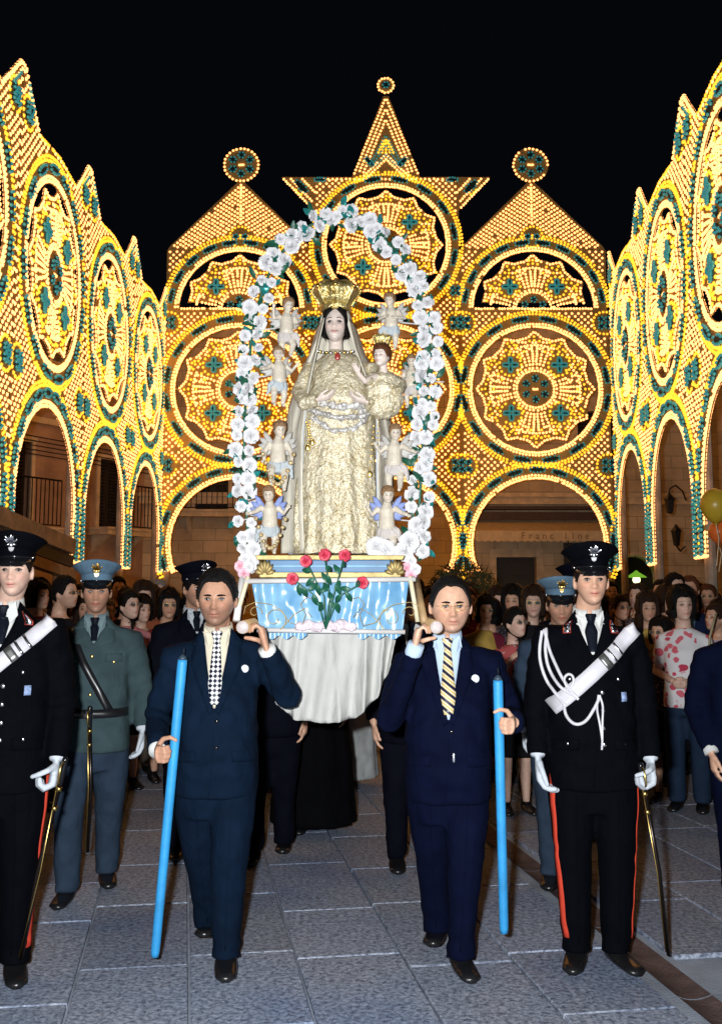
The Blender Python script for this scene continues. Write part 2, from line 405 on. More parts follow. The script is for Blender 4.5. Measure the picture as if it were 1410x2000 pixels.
# house behind the left row of lights
LHX = -7.0
lh = empty('old_brown_house', (LHX, 20.5, 0), R(62))
wm = wall_with_holes(-12, 8, 0, 6.1, [rect(-3.4, -2.4, 3.0, 4.4), rect(-.3, .9, 2.9, 4.6), rect(2.9, 3.7, 3.0, 4.5), rect(-6.9, -5.8, 2.9, 4.5)]); wm.build('wall', M_OLDPL, lh)
for xc, z0, w, h in ((-2.9, 3.0, 1.0, 1.4), (.3, 2.9, 1.2, 1.7), (3.3, 3.0, .8, 1.5), (-6.35, 2.9, 1.1, 1.6)):
    shuttered(lh, xc, z0, w, h); balcony(lh, xc, z0 - .02, w + .7, .6)
m = MB(); m.bbox(-12, 8, -.16, 0, 5.0, 5.12); m.bbox(-12.1, 8.1, -.25, .5, 6.1, 6.3); m.build('cornice', M_TRIM, lh)
m = MB(); m.bbox(-12, 8, .42, 5, .02, 6.05); m.build('house_body', M_OLDPL, lh)
for k in range(5):
    m = MB(); z = 4.75 - k * .09; m.tube([(-12, -.05, z + .18), (-4, -.07, z), (2, -.07, z - .03), (8, -.06, z - .12)], .012, 5); m.build('wall_cable', M_IRON, lh)
tag(lh, 'old brown plastered house with iron balconies behind the left arches', 'building')

# house behind the right row of lights
rh = empty('brick_corner_house', (9.4, 23.2, 0), R(-52))
wm = wall_with_holes(-3, 14, 0, 6.8, [rect(2.6, 3.8, 3.4, 5.2), rect(7, 8.1, 3.4, 5.1)]); wm.build('wall', M_STONE, rh)
for xc, z0, w, h in ((3.2, 3.4, 1.2, 1.8), (7.55, 3.4, 1.1, 1.7)): shuttered(rh, xc, z0, w, h); balcony(rh, xc, z0 - .02, w + .8, .6)
m = MB(); m.bbox(-3, 14, -.12, 0, 3.0, 3.16); m.bbox(-3, 14, -.2, 0, 3.16, 3.24); m.bbox(-3, 14, -.3, 0, 6.6, 6.8); m.build('cornice', M_TRIM, rh)
m = MB(); m.bbox(-3, 14, .42, 5, .02, 6.7); m.build('house_body', M_OLDPL, rh)
tag(rh, 'stone block house with cornice behind the right arches', 'building')
def lantern(name, loc, rz, label, arm):
    l = empty(name, loc, rz); m = MB()
    m.lathe([(.03, -.2), (.07, -.18), (.11, .1), (.13, .11), (.05, .2), (.015, .26)], 6); m.build('lantern_body', M_IRON, l)
    m = MB(); m.lathe([(.062, -.17), (.10, .09)], 6); m.build('pane', M_GLASSDK, l)
    m = MB()
    pts = [(0, 0, .26), (0, .02, .34), (0, .2, .42), (0, .4, .30), (0, .5, .1)] if arm else [(0, 0, -.2), (0, .12, -.3), (0, .3, -.2)]
    m.tube(pts, .018, 6); m.build('bracket', M_IRON, l); tag(l, label, 'lantern'); l.scale = (.78, .78, .78)
p = at(1320, 1048, 17.5); lantern('wall_lantern', p, R(-50), 'black iron lantern on the stone wall at right', False)
p = at(1307, 985, 18.0); lantern('wall_lantern', p, R(-60), 'dark lantern hanging from a curved arm under the right arch', True)

# timber canopy at the left
cp = empty('timber_canopy', (0, 0, 0))
A = at(-60, 985, 9.2); B = at(140, 1068, 11.6)
def slat(p, q, w, h, name, mat, off=Vector((0, 0, 0))):
    d = (q - p); L = d.length; d.normalize(); mid = (p + q) / 2 + off
    rot = d.to_track_quat('X', 'Z').to_matrix(); m = MB(); m.box(mid, (L, w, h), rot); m.build(name, mat, cp)
slat(A, B, .10, .16, 'front_beam', M_CANOPYWOOD); slat(A, B, .10, .10, 'lower_beam', M_CANOPYWOOD, Vector((0, .05, -.30)))
slat(A, B, .04, .12, 'dark_gutter', M_DARKWOOD, Vector((.0, .03, -.16)))
n_ = Vector((-(B - A).y, (B - A).x, 0)).normalized()
for k in range(9):
    o_ = n_ * (.18 + k * .22); slat(A, B, .19, .03, 'roof_board', M_CANOPYWOOD, o_ + Vector((0, 0, .11 + k * .05)))
m = MB(); m.tube([(B.x - .12, B.y + .02, 0), (B.x - .12, B.y + .02, B.z - .3)], .075, 10); m.build('post', M_CANOPYWOOD, cp)
m = MB(); m.tube([(A.x + .3, A.y + .2, 0), (A.x + .3, A.y + .2, A.z - .3)], .075, 10); m.build('post', M_CANOPYWOOD, cp)
tag(cp, 'brown timber canopy with sloping edge at the far left', 'canopy')

# balloons and potted shrub
def balloon(p, r, mat, label):
    b = empty('balloon', p); m = MB(); m.ell((0, 0, 0), (r, r, r * 1.18), 20, 14, None, lambda q: Vector((q.x * (1 - .18 * max(0, -q.z / r)), q.y * (1 - .18 * max(0, -q.z / r)), q.z)))
    m.build('envelope', mat, b, True); m = MB(); m.lathe([(.012, -r * 1.2), (.022, -r * 1.27), (.012, -r * 1.17)], 8); m.build('knot', mat, b)
    m = MB(); m.tube([(0, 0, -r * 1.25), (.02, .0, -r * 2.2), (-.01, 0, -r * 4)], .004, 4); m.build('string', M_CREAM, b); tag(b, label, 'balloon')
balloon(at(1396, 988, 9.0), .125, plain('yellow_foil', (.55, .36, .03), .35, .0, var=.1), 'yellow balloon at the right edge beside the light pier')
balloon(at(1402, 1040, 9.4), .085, plain('orange_foil', (.75, .16, .03), .3, .0, var=.1), 'small orange balloon just under the yellow one')
# ------------------------------------------------------------------ festival light architecture
M_PALE = emit('pale_bulb', (1.0, .41, .125), 2.7, (.9, .8, .6))
M_YEL = emit('yellow_bulb', (1.0, .46, .02), 1.75, (.9, .7, .2))
M_TEAL = emit('teal_bulb', (.008, .18, .205), .65, (.1, .5, .5))
M_BOARD = plain('painted_board', (.60, .41, .14), .8, var=.3, vscale=3, bump=.3, bscale=30)
for _m in (M_PALE, M_YEL, M_TEAL): _m.cycles.emission_sampling = 'FRONT'
M_LEAF = plain('dark_green_board', (.012, .05, .055), .7, var=.3)
M_POLE = plain('bare_pole', (.40, .33, .26), .8, var=.3, vscale=5, bump=.3)
ICO_V = None
def _ico():
    bm = bmesh.new(); bmesh.ops.create_icosphere(bm, subdivisions=1, radius=1.0)
    v = np.array([x.co[:] for x in bm.verts]); f = np.array([[w.index for w in q.verts] for q in bm.faces]); bm.free(); return v, f
ICO_V, ICO_F = _ico()
BR = .0275; BRND = random.Random(99)
def bulbs(name, pts, mat, parent, r=BR, y=-.002):
    if not pts: return None
    P = np.array([(p[0] + BRND.gauss(0, .003), y, p[1] + BRND.gauss(0, .003)) for p in pts if BRND.random() > .02], dtype=np.float64); n = len(P); k = len(ICO_V); q = len(ICO_F)
    V = (P[:, None, :] + ICO_V[None] * r).reshape(-1, 3); Fc = (ICO_F[None] + (np.arange(n) * k)[:, None, None]).reshape(-1)
    me = bpy.data.meshes.new(name); me.vertices.add(n * k); me.vertices.foreach_set('co', V.ravel())
    me.loops.add(n * q * 3); me.loops.foreach_set('vertex_index', Fc.astype(np.int32))
    me.polygons.add(n * q); me.polygons.foreach_set('loop_start', (np.arange(n * q) * 3).astype(np.int32))
    me.polygons.foreach_set('loop_total', np.full(n * q, 3, np.int32)); me.polygons.foreach_set('use_smooth', np.ones(n * q, bool))
    me.update(); me.validate(); o = link(name, me, mat, parent); tag(o, kind='stuff'); return o
def arc(cx, cz, r, a0, a1, n=40): return [(cx + r * math.cos(a), cz + r * math.sin(a)) for a in np.linspace(a0, a1, n)]
def inpoly(p, poly):
    x, z = p; c = False; j = len(poly) - 1
    for i in range(len(poly)):
        a, b = poly[i], poly[j]
        if (a[1] > z) != (b[1] > z) and x < (b[0] - a[0]) * (z - a[1]) / (b[1] - a[1]) + a[0]: c = not c
        j = i
    return c
def pline(pts, sp):
    out = []; carry = 0.0
    for a, b in zip(pts[:-1], pts[1:]):
        L = math.hypot(b[0] - a[0], b[1] - a[1]); d = carry
        while d < L: out.append((a[0] + (b[0] - a[0]) * d / L, a[1] + (b[1] - a[1]) * d / L)); d += sp
        carry = d - L
    return out

class Lights:
    def __init__(s): s.p = []; s.y = []; s.t = []; s.leaves = []; s.boards = []; s.block = []
    def ring(s, cx, cz, r, a0=0, a1=TAU, sp=.050, to='p'):
        n = max(3, int((a1 - a0) * r / sp)); full = abs(a1 - a0 - TAU) < 1e-3
        getattr(s, to).extend((cx + r * math.cos(a0 + (a1 - a0) * k / (n if full else n - 1)), cz + r * math.sin(a0 + (a1 - a0) * k / (n if full else n - 1))) for k in range(n))
    def leaf(s, cx, cz, ang, ln=.27, w=.10):
        s.leaves.append((cx, cz, ang, ln, w)); ca, sa = math.cos(ang), math.sin(ang)
        for k in range(5):
            a = (-.5 + k / 4) * ln; ww = w * .5 * math.sqrt(max(.05, 1 - (2 * a / ln * .85) ** 2))
            for sd in (-1, 1): s.t.append((cx + ca * a - sa * ww * sd, cz + sa * a + ca * ww * sd))
    def border(s, cx, cz, r, a0=0, a1=TAU, nl=16):
        s.ring(cx, cz, r, a0, a1, .045); s.ring(cx, cz, r + .05, a0, a1, .06)
        for k in range(nl):
            a = a0 + (a1 - a0) * (k + .5) / nl; s.leaf(cx + (r + .155) * math.cos(a), cz + (r + .155) * math.sin(a), a + math.pi / 2, min(.30, (a1 - a0) * r / nl * .72))
        s.ring(cx, cz, r + .245, a0, a1, .062, 'y'); s.ring(cx, cz, r + .295, a0, a1, .07, 'y')
        s.block.append((cx, cz, r + .33, cz - .05 if (a1 - a0 < 3.3 and a0 > 0) else -99))
    def medal(s, cx, cz, r=.2, n=4, ph=math.pi / 4):
        s.ring(cx, cz, r * 1.28, 0, TAU, .07, 'y')
        for k in range(n):
            a = ph + TAU * k / n; bx, bz = cx + .55 * r * math.cos(a), cz + .55 * r * math.sin(a)
            s.ring(bx, bz, r * .3, 0, TAU, .055, 't'); s.leaves.append((bx, bz, a, r * .75, r * .6))
        s.block.append((cx, cz, r * 1.45, -99))
    def rosette(s, cx, cz, r, a0=0.0, a1=TAU):
        """scalloped wheel: returns its outline"""
        full = a1 - a0 > 6; rin = lambda a: r * (.975 - .105 * min(1.0, 1.25 * abs(math.sin(6 * a))) ** 1.1)
        out = [(cx + rin(a) * math.cos(a), cz + rin(a) * math.sin(a)) for a in np.linspace(a0, a1, 145 if full else 73)]
        if full: out = out[:-1]
        s.p.extend(pline([(cx + (p[0] - cx) * .965, cz + (p[1] - cz) * .965) for p in out], .06))
        for k in range(12):
            a = TAU * k / 12
            if not (a0 - .01 <= a <= a1 + .01): continue
            s.y.extend([(cx + r * q * math.cos(a), cz + r * q * math.sin(a)) for q in (.80, .86)])
            for da in (-.10, .10): s.y.append((cx + r * .79 * math.cos(a + da), cz + r * .79 * math.sin(a + da)))
        s.ring(cx, cz, r * .30, a0, a1, .055); s.ring(cx, cz, r * .345, a0, a1, .075)
        for k in range(6):
            a = TAU * k / 6 + math.pi / 6
            if a0 <= a <= a1: s.ring(cx + r * .17 * math.cos(a), cz + r * .17 * math.sin(a), r * .045, 0, TAU, .06, 't'); s.leaves.append((cx + r * .17 * math.cos(a), cz + r * .17 * math.sin(a), a, r * .12, r * .11))
        s.p.append((cx, cz)); s.p.append((cx - .04, cz)); s.p.append((cx + .04, cz))
        for k in range(4):                                   # ray sectors on the axes
            A = TAU * k / 4
            for j, da in enumerate((-.34, -.20, -.06, .06, .20, .34)):
                a = A + da
                if not (a0 - .02 <= a % TAU <= a1 + .02): continue
                for q in np.arange(.41, .71, .055 if abs(da) > .1 else .042): s.p.append((cx + r * q * math.cos(a), cz + r * q * math.sin(a)))
            if a0 - .35 <= A <= a1 + .35:
                for a in np.linspace(max(a0, A - .38) if A > 0 or not full else -.38, min(a1, A + .38), 11): s.p.append((cx + r * .72 * math.cos(a), cz + r * .72 * math.sin(a)))
        for k in range(4):                                   # four-leaved crosses on the diagonals
            A = TAU * k / 4 + math.pi / 4
            if not (a0 < A < a1): continue
            qx, qz = cx + r * .555 * math.cos(A), cz + r * .555 * math.sin(A)
            for j in range(4):
                a = TAU * j / 4; s.leaf(qx + .085 * math.cos(a), qz + .085 * math.sin(a), a, .11, .07)
            for a in np.linspace(0, TAU, 16)[:-1]: s.y.append((qx + r * .175 * math.cos(a), qz + r * .175 * math.sin(a)))
        s.boards.append(out)
        ex = np.array(s.p + s.y + s.t + [(l_[0], l_[1]) for l_ in s.leaves]); add = []; n = int(r / .066) + 1
        for i in range(-n, n + 1):
            for j in range(-n, n + 1):
                q = (cx + (i + .5 * (j % 2)) * .066, cz + j * .060)
                if (q[0] - cx) ** 2 + (q[1] - cz) ** 2 < (r * .36) ** 2 or not inpoly(q, out): continue
                if ((ex[:, 0] - q[0]) ** 2 + (ex[:, 1] - q[1]) ** 2).min() < .047 ** 2: continue
                add.append(q)
        s.y.extend(add[::2]); s.p.extend(add[1::2])
        return out
    def fill(s, poly, ang=math.pi / 4, sp=.086, inset=None):
        x0 = min(p[0] for p in poly); x1 = max(p[0] for p in poly); z0 = min(p[1] for p in poly); z1 = max(p[1] for p in poly)
        cx, cz = (x0 + x1) / 2, (z0 + z1) / 2; n = int(max(x1 - x0, z1 - z0) / sp) + 2; ca, sa = math.cos(ang), math.sin(ang)
        for i in range(-n, n + 1):
            for j in range(-n, n + 1):
                p = (cx + (i * ca - j * sa) * sp, cz + (i * sa + j * ca) * sp)
                if not (x0 < p[0] < x1 and z0 < p[1] < z1) or not inpoly(p, poly): continue
                if any((p[0] - b[0]) ** 2 + (p[1] - b[1]) ** 2 < b[2] ** 2 and p[1] > b[3] for b in s.block): continue
                s.p.append(p)
leaf_me = {}
def leaf_mesh():
    if 'l' not in leaf_me:
        m = MB(); pts = [(.5 * math.cos(a), .5 * math.sin(a) * (1 + .15 * math.cos(5 * a))) for a in np.linspace(0, TAU, 15)[:-1]]
        m.plate(pts, [], .02); leaf_me['l'] = m.mesh('leaf_ornament'); leaf_me['l'].materials.append(M_LEAF)
    return leaf_me['l']
def light_panel(loc, rz, L, outer, holes, label, cat='light display', group=None, poles=(), zbot=2.0):
    root = empty('light_panel', loc, rz); tag(root, label, cat, group)
    m = MB(); m.plate(outer, holes, .012); m.build('frame_board', M_BOARD, root)
    for b in L.boards:
        m = MB(); m.plate(b, [], .011, .001); m.build('rosette', M_BOARD, root)
    for cx, cz, a, ln, w in L.leaves:
        link('leaf_ornament', leaf_mesh(), None, root, loc=(cx, -.022, cz), rot=(0, -a, 0)).scale = (ln * 1.05, 1, w * .9)
    bulbs('pale_bulbs', L.p, M_PALE, root); bulbs('yellow_bulbs', L.y, M_YEL, root); bulbs('teal_bulbs', L.t, M_TEAL, root, BR * .82, -.034)
    for x in poles:
        m = MB(); m.tube([(x, .1, 0), (x, .1, zbot + 1.6)], .06, 8); m.build('support_pole', M_POLE, root)
    return root
def horseshoe(cx, cz, r, zb, n=36):
    a = math.asin(max(-1, (zb - cz) / r)); 
    return arc(cx, cz, r, math.pi - a, a, n), a

# --- side panels -----------------------------------------------------
def side_panel(loc, rz, label, group):
    L = Lights(); hw = 1.5; zc, R0 = 5.5, 1.10; za, Ra = 2.62, 1.2
    L.border(0, zc, R0 + .03); L.border(0, za, Ra + .03, -.05, math.pi + .05, 12)
    for sx in (-1, 1):                                   # legs of the arch
        L.p.extend(pline([(sx * (Ra + .03), za - .08), (sx * (Ra + .02), 2.05)], .052)); L.y.extend(pline([(sx * 1.44, za + .3), (sx * 1.44, 2.05)], .075))
        for k in range(3): L.leaf(sx * (Ra + .14), 2.14 + k * .22, math.pi / 2, .2)
        L.p.extend([(sx * (1.22 + .055 * k), 2.02) for k in range(6)])
    for sx in (-1, 1):
        L.medal(sx * 1.30, 4.14, .15); L.medal(sx * 1.26, 7.02, .15)
    L.p.extend([])
    outer = [(-hw, 2.0), (-Ra, 2.0)] + [(-Ra, za)] + arc(0, za, Ra, math.pi, 0, 40)[1:-1] + [(Ra, za), (Ra, 2.0), (hw, 2.0), (hw, 7.53), (1.40, 7.50), (.82, 6.98), (.5, 7.0), (0, 7.06), (-.5, 7.0), (-.82, 6.98), (-1.40, 7.50), (-hw, 7.53)]
    hole = arc(0, zc, R0, 0, TAU, 65)[:-1]
    L.fill([(x * .985, z - .02) for x, z in outer])
    for sx in (-1, 1): L.p.extend(pline([(sx * .82, 6.95), (sx * 1.40, 7.46), (sx * 1.47, 7.49)], .07)); L.t.extend(pline([(sx * 1.14, 7.12), (sx * 1.38, 7.34)], .07))
    L.y.extend(pline([(-.8, 6.95), (0, 7.02), (.8, 6.95)], .07))
    L.rosette(0, zc, R0)
    # two straps hold the wheel in its ring
    r = light_panel(loc, rz, L, outer, [hole], label, 'light display', group, (-1.44, 1.44))
    m = MB(); m.bbox(-.012, .012, -.012, .012, zc - R0 - .02, zc + R0 + .02); m.bbox(-R0 - .02, R0 + .02, -.011, .011, zc - .012, zc + .012); m.build('wheel_strap', M_BOARD, r)
    return r
LX = -3.78
names = ('nearest, cut by the left picture edge', 'second from the left edge, with the tallest arch', 'third from the left edge', 'last before the back facade')
for k, Yc in enumerate((9.89, 12.88, 15.87, 18.84)):
    side_panel((LX, Yc, 0), R(90), 'glowing bulb panel of the left row, ' + names[k], 'light panels of the left row')
names = ('nearest, cut by the right picture edge', 'second from the right edge', 'third from the right edge', 'last before the back facade')
RA = math.atan(.0776)
for k, Yc in enumerate((10.75, 13.7, 16.65, 19.6)):
    if k == 3: continue
    side_panel((2.9 + .0776 * Yc, Yc, 0), R(-90) - RA, 'glowing bulb panel of the right row, ' + names[k if k < 2 else 3], 'light panels of the right row')

# --- back facade -----------------------------------------------------
FY = 20.35; K = FY / 20.0
def facade_bay(xc, label, upper):
    L = Lights(); hw = 1.4; zc, R0 = 5.44, 1.18; za, Ra = 2.52, 1.2
    L.border(0, zc, R0 + .03); L.rosette(0, zc, R0)
    L.border(0, za, Ra + .03, -.42, math.pi + .42, 13)
    a = math.asin((2.0 - za) / Ra)
    for sx in (-1, 1):
        L.y.extend(pline([(sx * 1.36, 3.2), (sx * 1.36, 2.1)], .07)); L.p.extend(pline([(sx * 1.08, 2.03), (sx * 1.38, 2.03)], .055)); L.p.extend(pline([(sx * 1.12, 2.09), (sx * 1.38, 2.09)], .055))
        L.medal(sx * 1.34, 3.98, .17); L.medal(sx * 1.34, 6.72, .17)
    base = [(-hw, 2.0), (-Ra * math.cos(a), 2.0)] + arc(0, za, Ra, math.pi - a, a, 50)[1:-1] + [(Ra * math.cos(a), 2.0), (hw, 2.0)]
    holes = [arc(0, zc, R0, 0, TAU, 73)[:-1]]
    if upper == 'gable':
        zl, Rl = 6.98, 1.14
        L.border(0, zl, Rl + .03, .05, math.pi - .05, 10)
        L.medal(0, 8.42, .16, 2, 0)
        outer = base + [(hw, 8.14), (1.36, 8.22), (.06, 9.52), (-.06, 9.52), (-1.36, 8.22), (-hw, 8.14)]
        lo = 1.18 * 1.0
        # lunette opening: between the upper arch and the ring of the lower wheel
        hole2 = arc(0, zl, Rl, .03, math.pi - .03, 44)
        holes.append(hole2)
        out = L.rosette(0, zl, Rl, .14, math.pi - .14)
        L.p.extend(pline([(-1.1, zl + .02), (1.1, zl + .02)], .055))
        L.fill([(x * .985, z - .02) for x, z in base + [(hw, 8.2), (-hw, 8.2)]])
        # rows parallel to the slopes of the gable
        g = [(-1.34, 8.2), (1.34, 8.2), (0, 9.5)]
        blk = L.block
        for i in range(15):
            o_ = i * .086
            for sx in (-1, 1):
                for p in pline([(0, 9.46 - o_), (sx * 1.32, 9.46 - o_ - 1.27)], .076):
                    if p[1] > 8.2 and not any((p[0] - b[0]) ** 2 + (p[1] - b[1]) ** 2 < b[2] ** 2 for b in blk): L.p.append(p)
        L.p.extend([(0, 9.4 - .07 * k) for k in range(11)])
        # flower disc on the tip
        cz = 9.87
        L.ring(0, cz, .33, 0, TAU, .075); L.p.extend([(0, cz), (.04, cz), (-.04, cz)])
        for k in range(6):
            aa = TAU * k / 6 + math.pi / 6; L.ring(.19 * math.cos(aa), cz + .19 * math.sin(aa), .06, 0, TAU, .06, 't'); L.leaves.append((.19 * math.cos(aa), cz + .19 * math.sin(aa), aa, .15, .14))
        L.boards.append(arc(0, cz, .35, 0, TAU, 25)[:-1])
    else:
        zl, Rl = 8.26, 1.14
        L.border(0, zl, Rl + .03, 0, TAU, 16)
        holes.append(arc(0, zl, Rl, 0, TAU, 73)[:-1])
        star = [(hw, 8.95), (2.02, 9.62), (.66, 9.62), (.05, 11.28), (-.05, 11.28), (-.66, 9.62), (-2.02, 9.62), (-hw, 8.95)]
        outer = base + star
        L.rosette(0, zl, Rl)
        for sx in (-1, 1): L.medal(sx * 1.32, 7.35, .13)
        L.fill([(x * .985, z - .02) for x, z in base + [(hw, 9.6), (-hw, 9.6)]])
        # spire
        for i in range(3):
            o_ = i * .085
            for sx in (-1, 1): (L.p if i < 2 else L.p).extend(pline([(sx * .02, 11.2 - o_ * 2.6), (sx * (.62 - o_), 9.66 + .02)], .07))
        for i in range(3):
            o_ = .3 + i * .07
            for sx in (-1, 1): L.t.extend(pline([(sx * .02, 11.2 - o_ * 2.6), (sx * max(.05, .62 - o_), 9.86)], .06))
        for sx in (-1, 1):
            L.p.extend(pline([(0, 9.98), (sx * .36, 9.62)], .06)); L.p.extend(pline([(0, 10.08), (sx * .44, 9.64)], .06)); L.leaf(sx * .32, 9.92, sx * .8, .22, .1); L.y.append((sx * .36, 9.92)); L.y.append((sx * .40, 9.94))
        L.y.extend([(x, z) for z in (10.12, 10.18, 10.24, 10.3, 10.36) for x in np.linspace(-.5, .5, 5) * (10.5 - z) * .75])
        # star points
        for sx in (-1, 1):
            L.p.extend(pline([(sx * 1.98, 9.58), (sx * 1.44, 9.0)], .06)); L.p.extend(pline([(sx * 1.84, 9.58), (sx * 1.40, 9.1)], .06))
            L.leaf(sx * 1.64, 9.42, sx * .8, .3, .13); L.y.extend([(sx * 1.70, 9.30), (sx * 1.64, 9.27), (sx * 1.74, 9.36)]); L.p.extend(pline([(sx * 1.62, 9.58), (sx * 1.36, 9.3)], .06))
            L.leaf(sx * 1.28, 9.56, 0, .2, .08)
        L.p.extend(pline([(-1.2, 9.58), (1.2, 9.58)], .085)); L.y.extend(pline([(-.62, 9.5), (-.3, 9.62)], .06)); L.y.extend(pline([(.62, 9.5), (.3, 9.62)], .06))
        cz = 11.5; L.ring(0, cz, .15, 0, TAU, .06); L.ring(0, cz, .06, 0, TAU, .06, 't'); L.leaves.append((0, cz, 0, .16, .16)); L.boards.append(arc(0, cz, .17, 0, TAU, 21)[:-1])
    r = light_panel((xc * K, FY, 0), 0, L, outer, holes, label, 'light display', 'bays of the back light facade', (-1.3, 1.3))
    r.scale = (K, 1, K); r.location.z = 1.6 * (1 - K)
    m = MB(); m.bbox(-.012, .012, -.012, .012, zc - R0 - .02, zc + R0 + .02); m.bbox(-R0 - .02, R0 + .02, -.011, .011, zc - .012, zc + .012); m.build('wheel_strap', M_BOARD, r)
    return r
facade_bay(-2.32, 'glowing gabled bulb arch of the back facade, left of the statue', 'gable')
facade_bay(.485, 'tall glowing bulb arch with star spire right behind the statue', 'star')
facade_bay(3.29, 'glowing gabled bulb arch of the back facade, right of the statue', 'gable')
# ------------------------------------------------------------------ people
def skin_mat(name, col, rough=.5):
    m, nt, b = nmat(name); at_ = N(nt, 'ShaderNodeAttribute', attribute_name='Col'); tc = N(nt, 'ShaderNodeTexCoord')
    n1 = N(nt, 'ShaderNodeTexNoise', Scale=45.0, Detail=5.0); nt.links.new(tc.outputs['Object'], n1.inputs['Vector'])
    c = ramp(nt, n1.outputs['Fac'], [(.3, tuple(x * .88 for x in col)), (.7, tuple(min(1, x * 1.1) for x in col))])
    mx = N(nt, 'ShaderNodeMixRGB', blend_type='MULTIPLY'); mx.inputs[0].default_value = 1
    nt.links.new(c, mx.inputs[1]); nt.links.new(at_.outputs['Color'], mx.inputs[2]); nt.links.new(mx.outputs[0], b.inputs['Base Color'])
    b.inputs['Roughness'].default_value = rough; b.inputs['Specular IOR Level'].default_value = .4
    b.inputs['Subsurface Weight'].default_value = .0
    n2 = N(nt, 'ShaderNodeTexNoise', Scale=260.0, Detail=3.0); nt.links.new(tc.outputs['Object'], n2.inputs['Vector'])
    bp = N(nt, 'ShaderNodeBump', Strength=.18, Distance=.002); nt.links.new(n2.outputs['Fac'], bp.inputs['Height']); nt.links.new(bp.outputs[0], b.inputs['Normal'])
    return m
SKIN = skin_mat('skin_tan', (.64, .37, .25)); SKIN_D = skin_mat('skin_olive', (.50, .27, .175)); SKIN_L = skin_mat('skin_fair', (.68, .44, .34))
M_EYEW = plain('eye_white', (.24, .20, .18), .3, var=.05); M_IRIS = plain('iris_dark', (.02, .012, .008), .15)
M_LIP = plain('lip', (.14, .035, .03), .5)
def hair_mat(name, col):
    m, nt, b = nmat(name); tc = N(nt, 'ShaderNodeTexCoord'); mp = N(nt, 'ShaderNodeMapping'); mp.inputs['Scale'].default_value = (160, 30, 160)
    nt.links.new(tc.outputs['Object'], mp.inputs['Vector']); n1 = N(nt, 'ShaderNodeTexNoise', Scale=1.0, Detail=4.0); nt.links.new(mp.outputs[0], n1.inputs['Vector'])
    nt.links.new(ramp(nt, n1.outputs['Fac'], [(.3, tuple(c * .5 for c in col)), (.7, tuple(c * 1.5 for c in col))]), b.inputs['Base Color'])
    b.inputs['Roughness'].default_value = .55; b.inputs['Specular IOR Level'].default_value = .12
    bp = N(nt, 'ShaderNodeBump', Strength=.9, Distance=.008); nt.links.new(n1.outputs['Fac'], bp.inputs['Height']); nt.links.new(bp.outputs[0], b.inputs['Normal']); return m
HAIR_K = hair_mat('hair_black', (.007, .006, .006)); HAIR_B = hair_mat('hair_brown', (.028, .015, .010)); HAIR_G = hair_mat('hair_grey', (.22, .21, .20)); HAIR_R = hair_mat('hair_auburn', (.10, .035, .015))
M_SHOE = plain('black_leather', (.010, .010, .011), .28, var=.3, bump=.15, bscale=40)

def sculpt(name, mb, voxel, smooth=3, factor=.5):
    """fuse the collected shapes into one continuous surface"""
    tmp = bpy.data.objects.new('tmp', mb.mesh('tmp')); COL.objects.link(tmp)
    r = tmp.modifiers.new('r', 'REMESH'); r.mode = 'VOXEL'; r.voxel_size = voxel; r.use_smooth_shade = True
    if smooth: s = tmp.modifiers.new('s', 'SMOOTH'); s.iterations = smooth; s.factor = factor
    dg = bpy.context.evaluated_depsgraph_get(); me = bpy.data.meshes.new_from_object(tmp.evaluated_get(dg)); me.name = name
    old = tmp.data; bpy.data.objects.remove(tmp); bpy.data.meshes.remove(old); me.shade_smooth(); return me
def vco(me):
    a = np.empty(len(me.vertices) * 3); me.vertices.foreach_get('co', a); return a.reshape(-1, 3)
def set_co(me, a): me.vertices.foreach_set('co', a.ravel()); me.update()
def wrinkle(me, amp, sc, zf=1.0, seed=0):
    """soft cloth folds pushed along the normals"""
    co = vco(me); nr = np.empty(len(me.vertices) * 3); me.vertex_normals.foreach_get('vector', nr); nr = nr.reshape(-1, 3)
    d = np.array([noise.noise(Vector((p[0] * sc + seed, p[1] * sc, p[2] * sc * zf))) + .5 * noise.noise(Vector((p[0] * sc * 2.3, p[1] * sc * 2.3 + seed, p[2] * sc * 2.3 * zf))) for p in co])
    set_co(me, co + nr * (d * amp)[:, None])
def color_mesh(me, fn):
    co = vco(me); c = np.ones((len(co), 4)); c[:, :3] = fn(co); at_ = me.color_attributes.new('Col', 'FLOAT_COLOR', 'POINT'); at_.data.foreach_set('color', c.ravel())

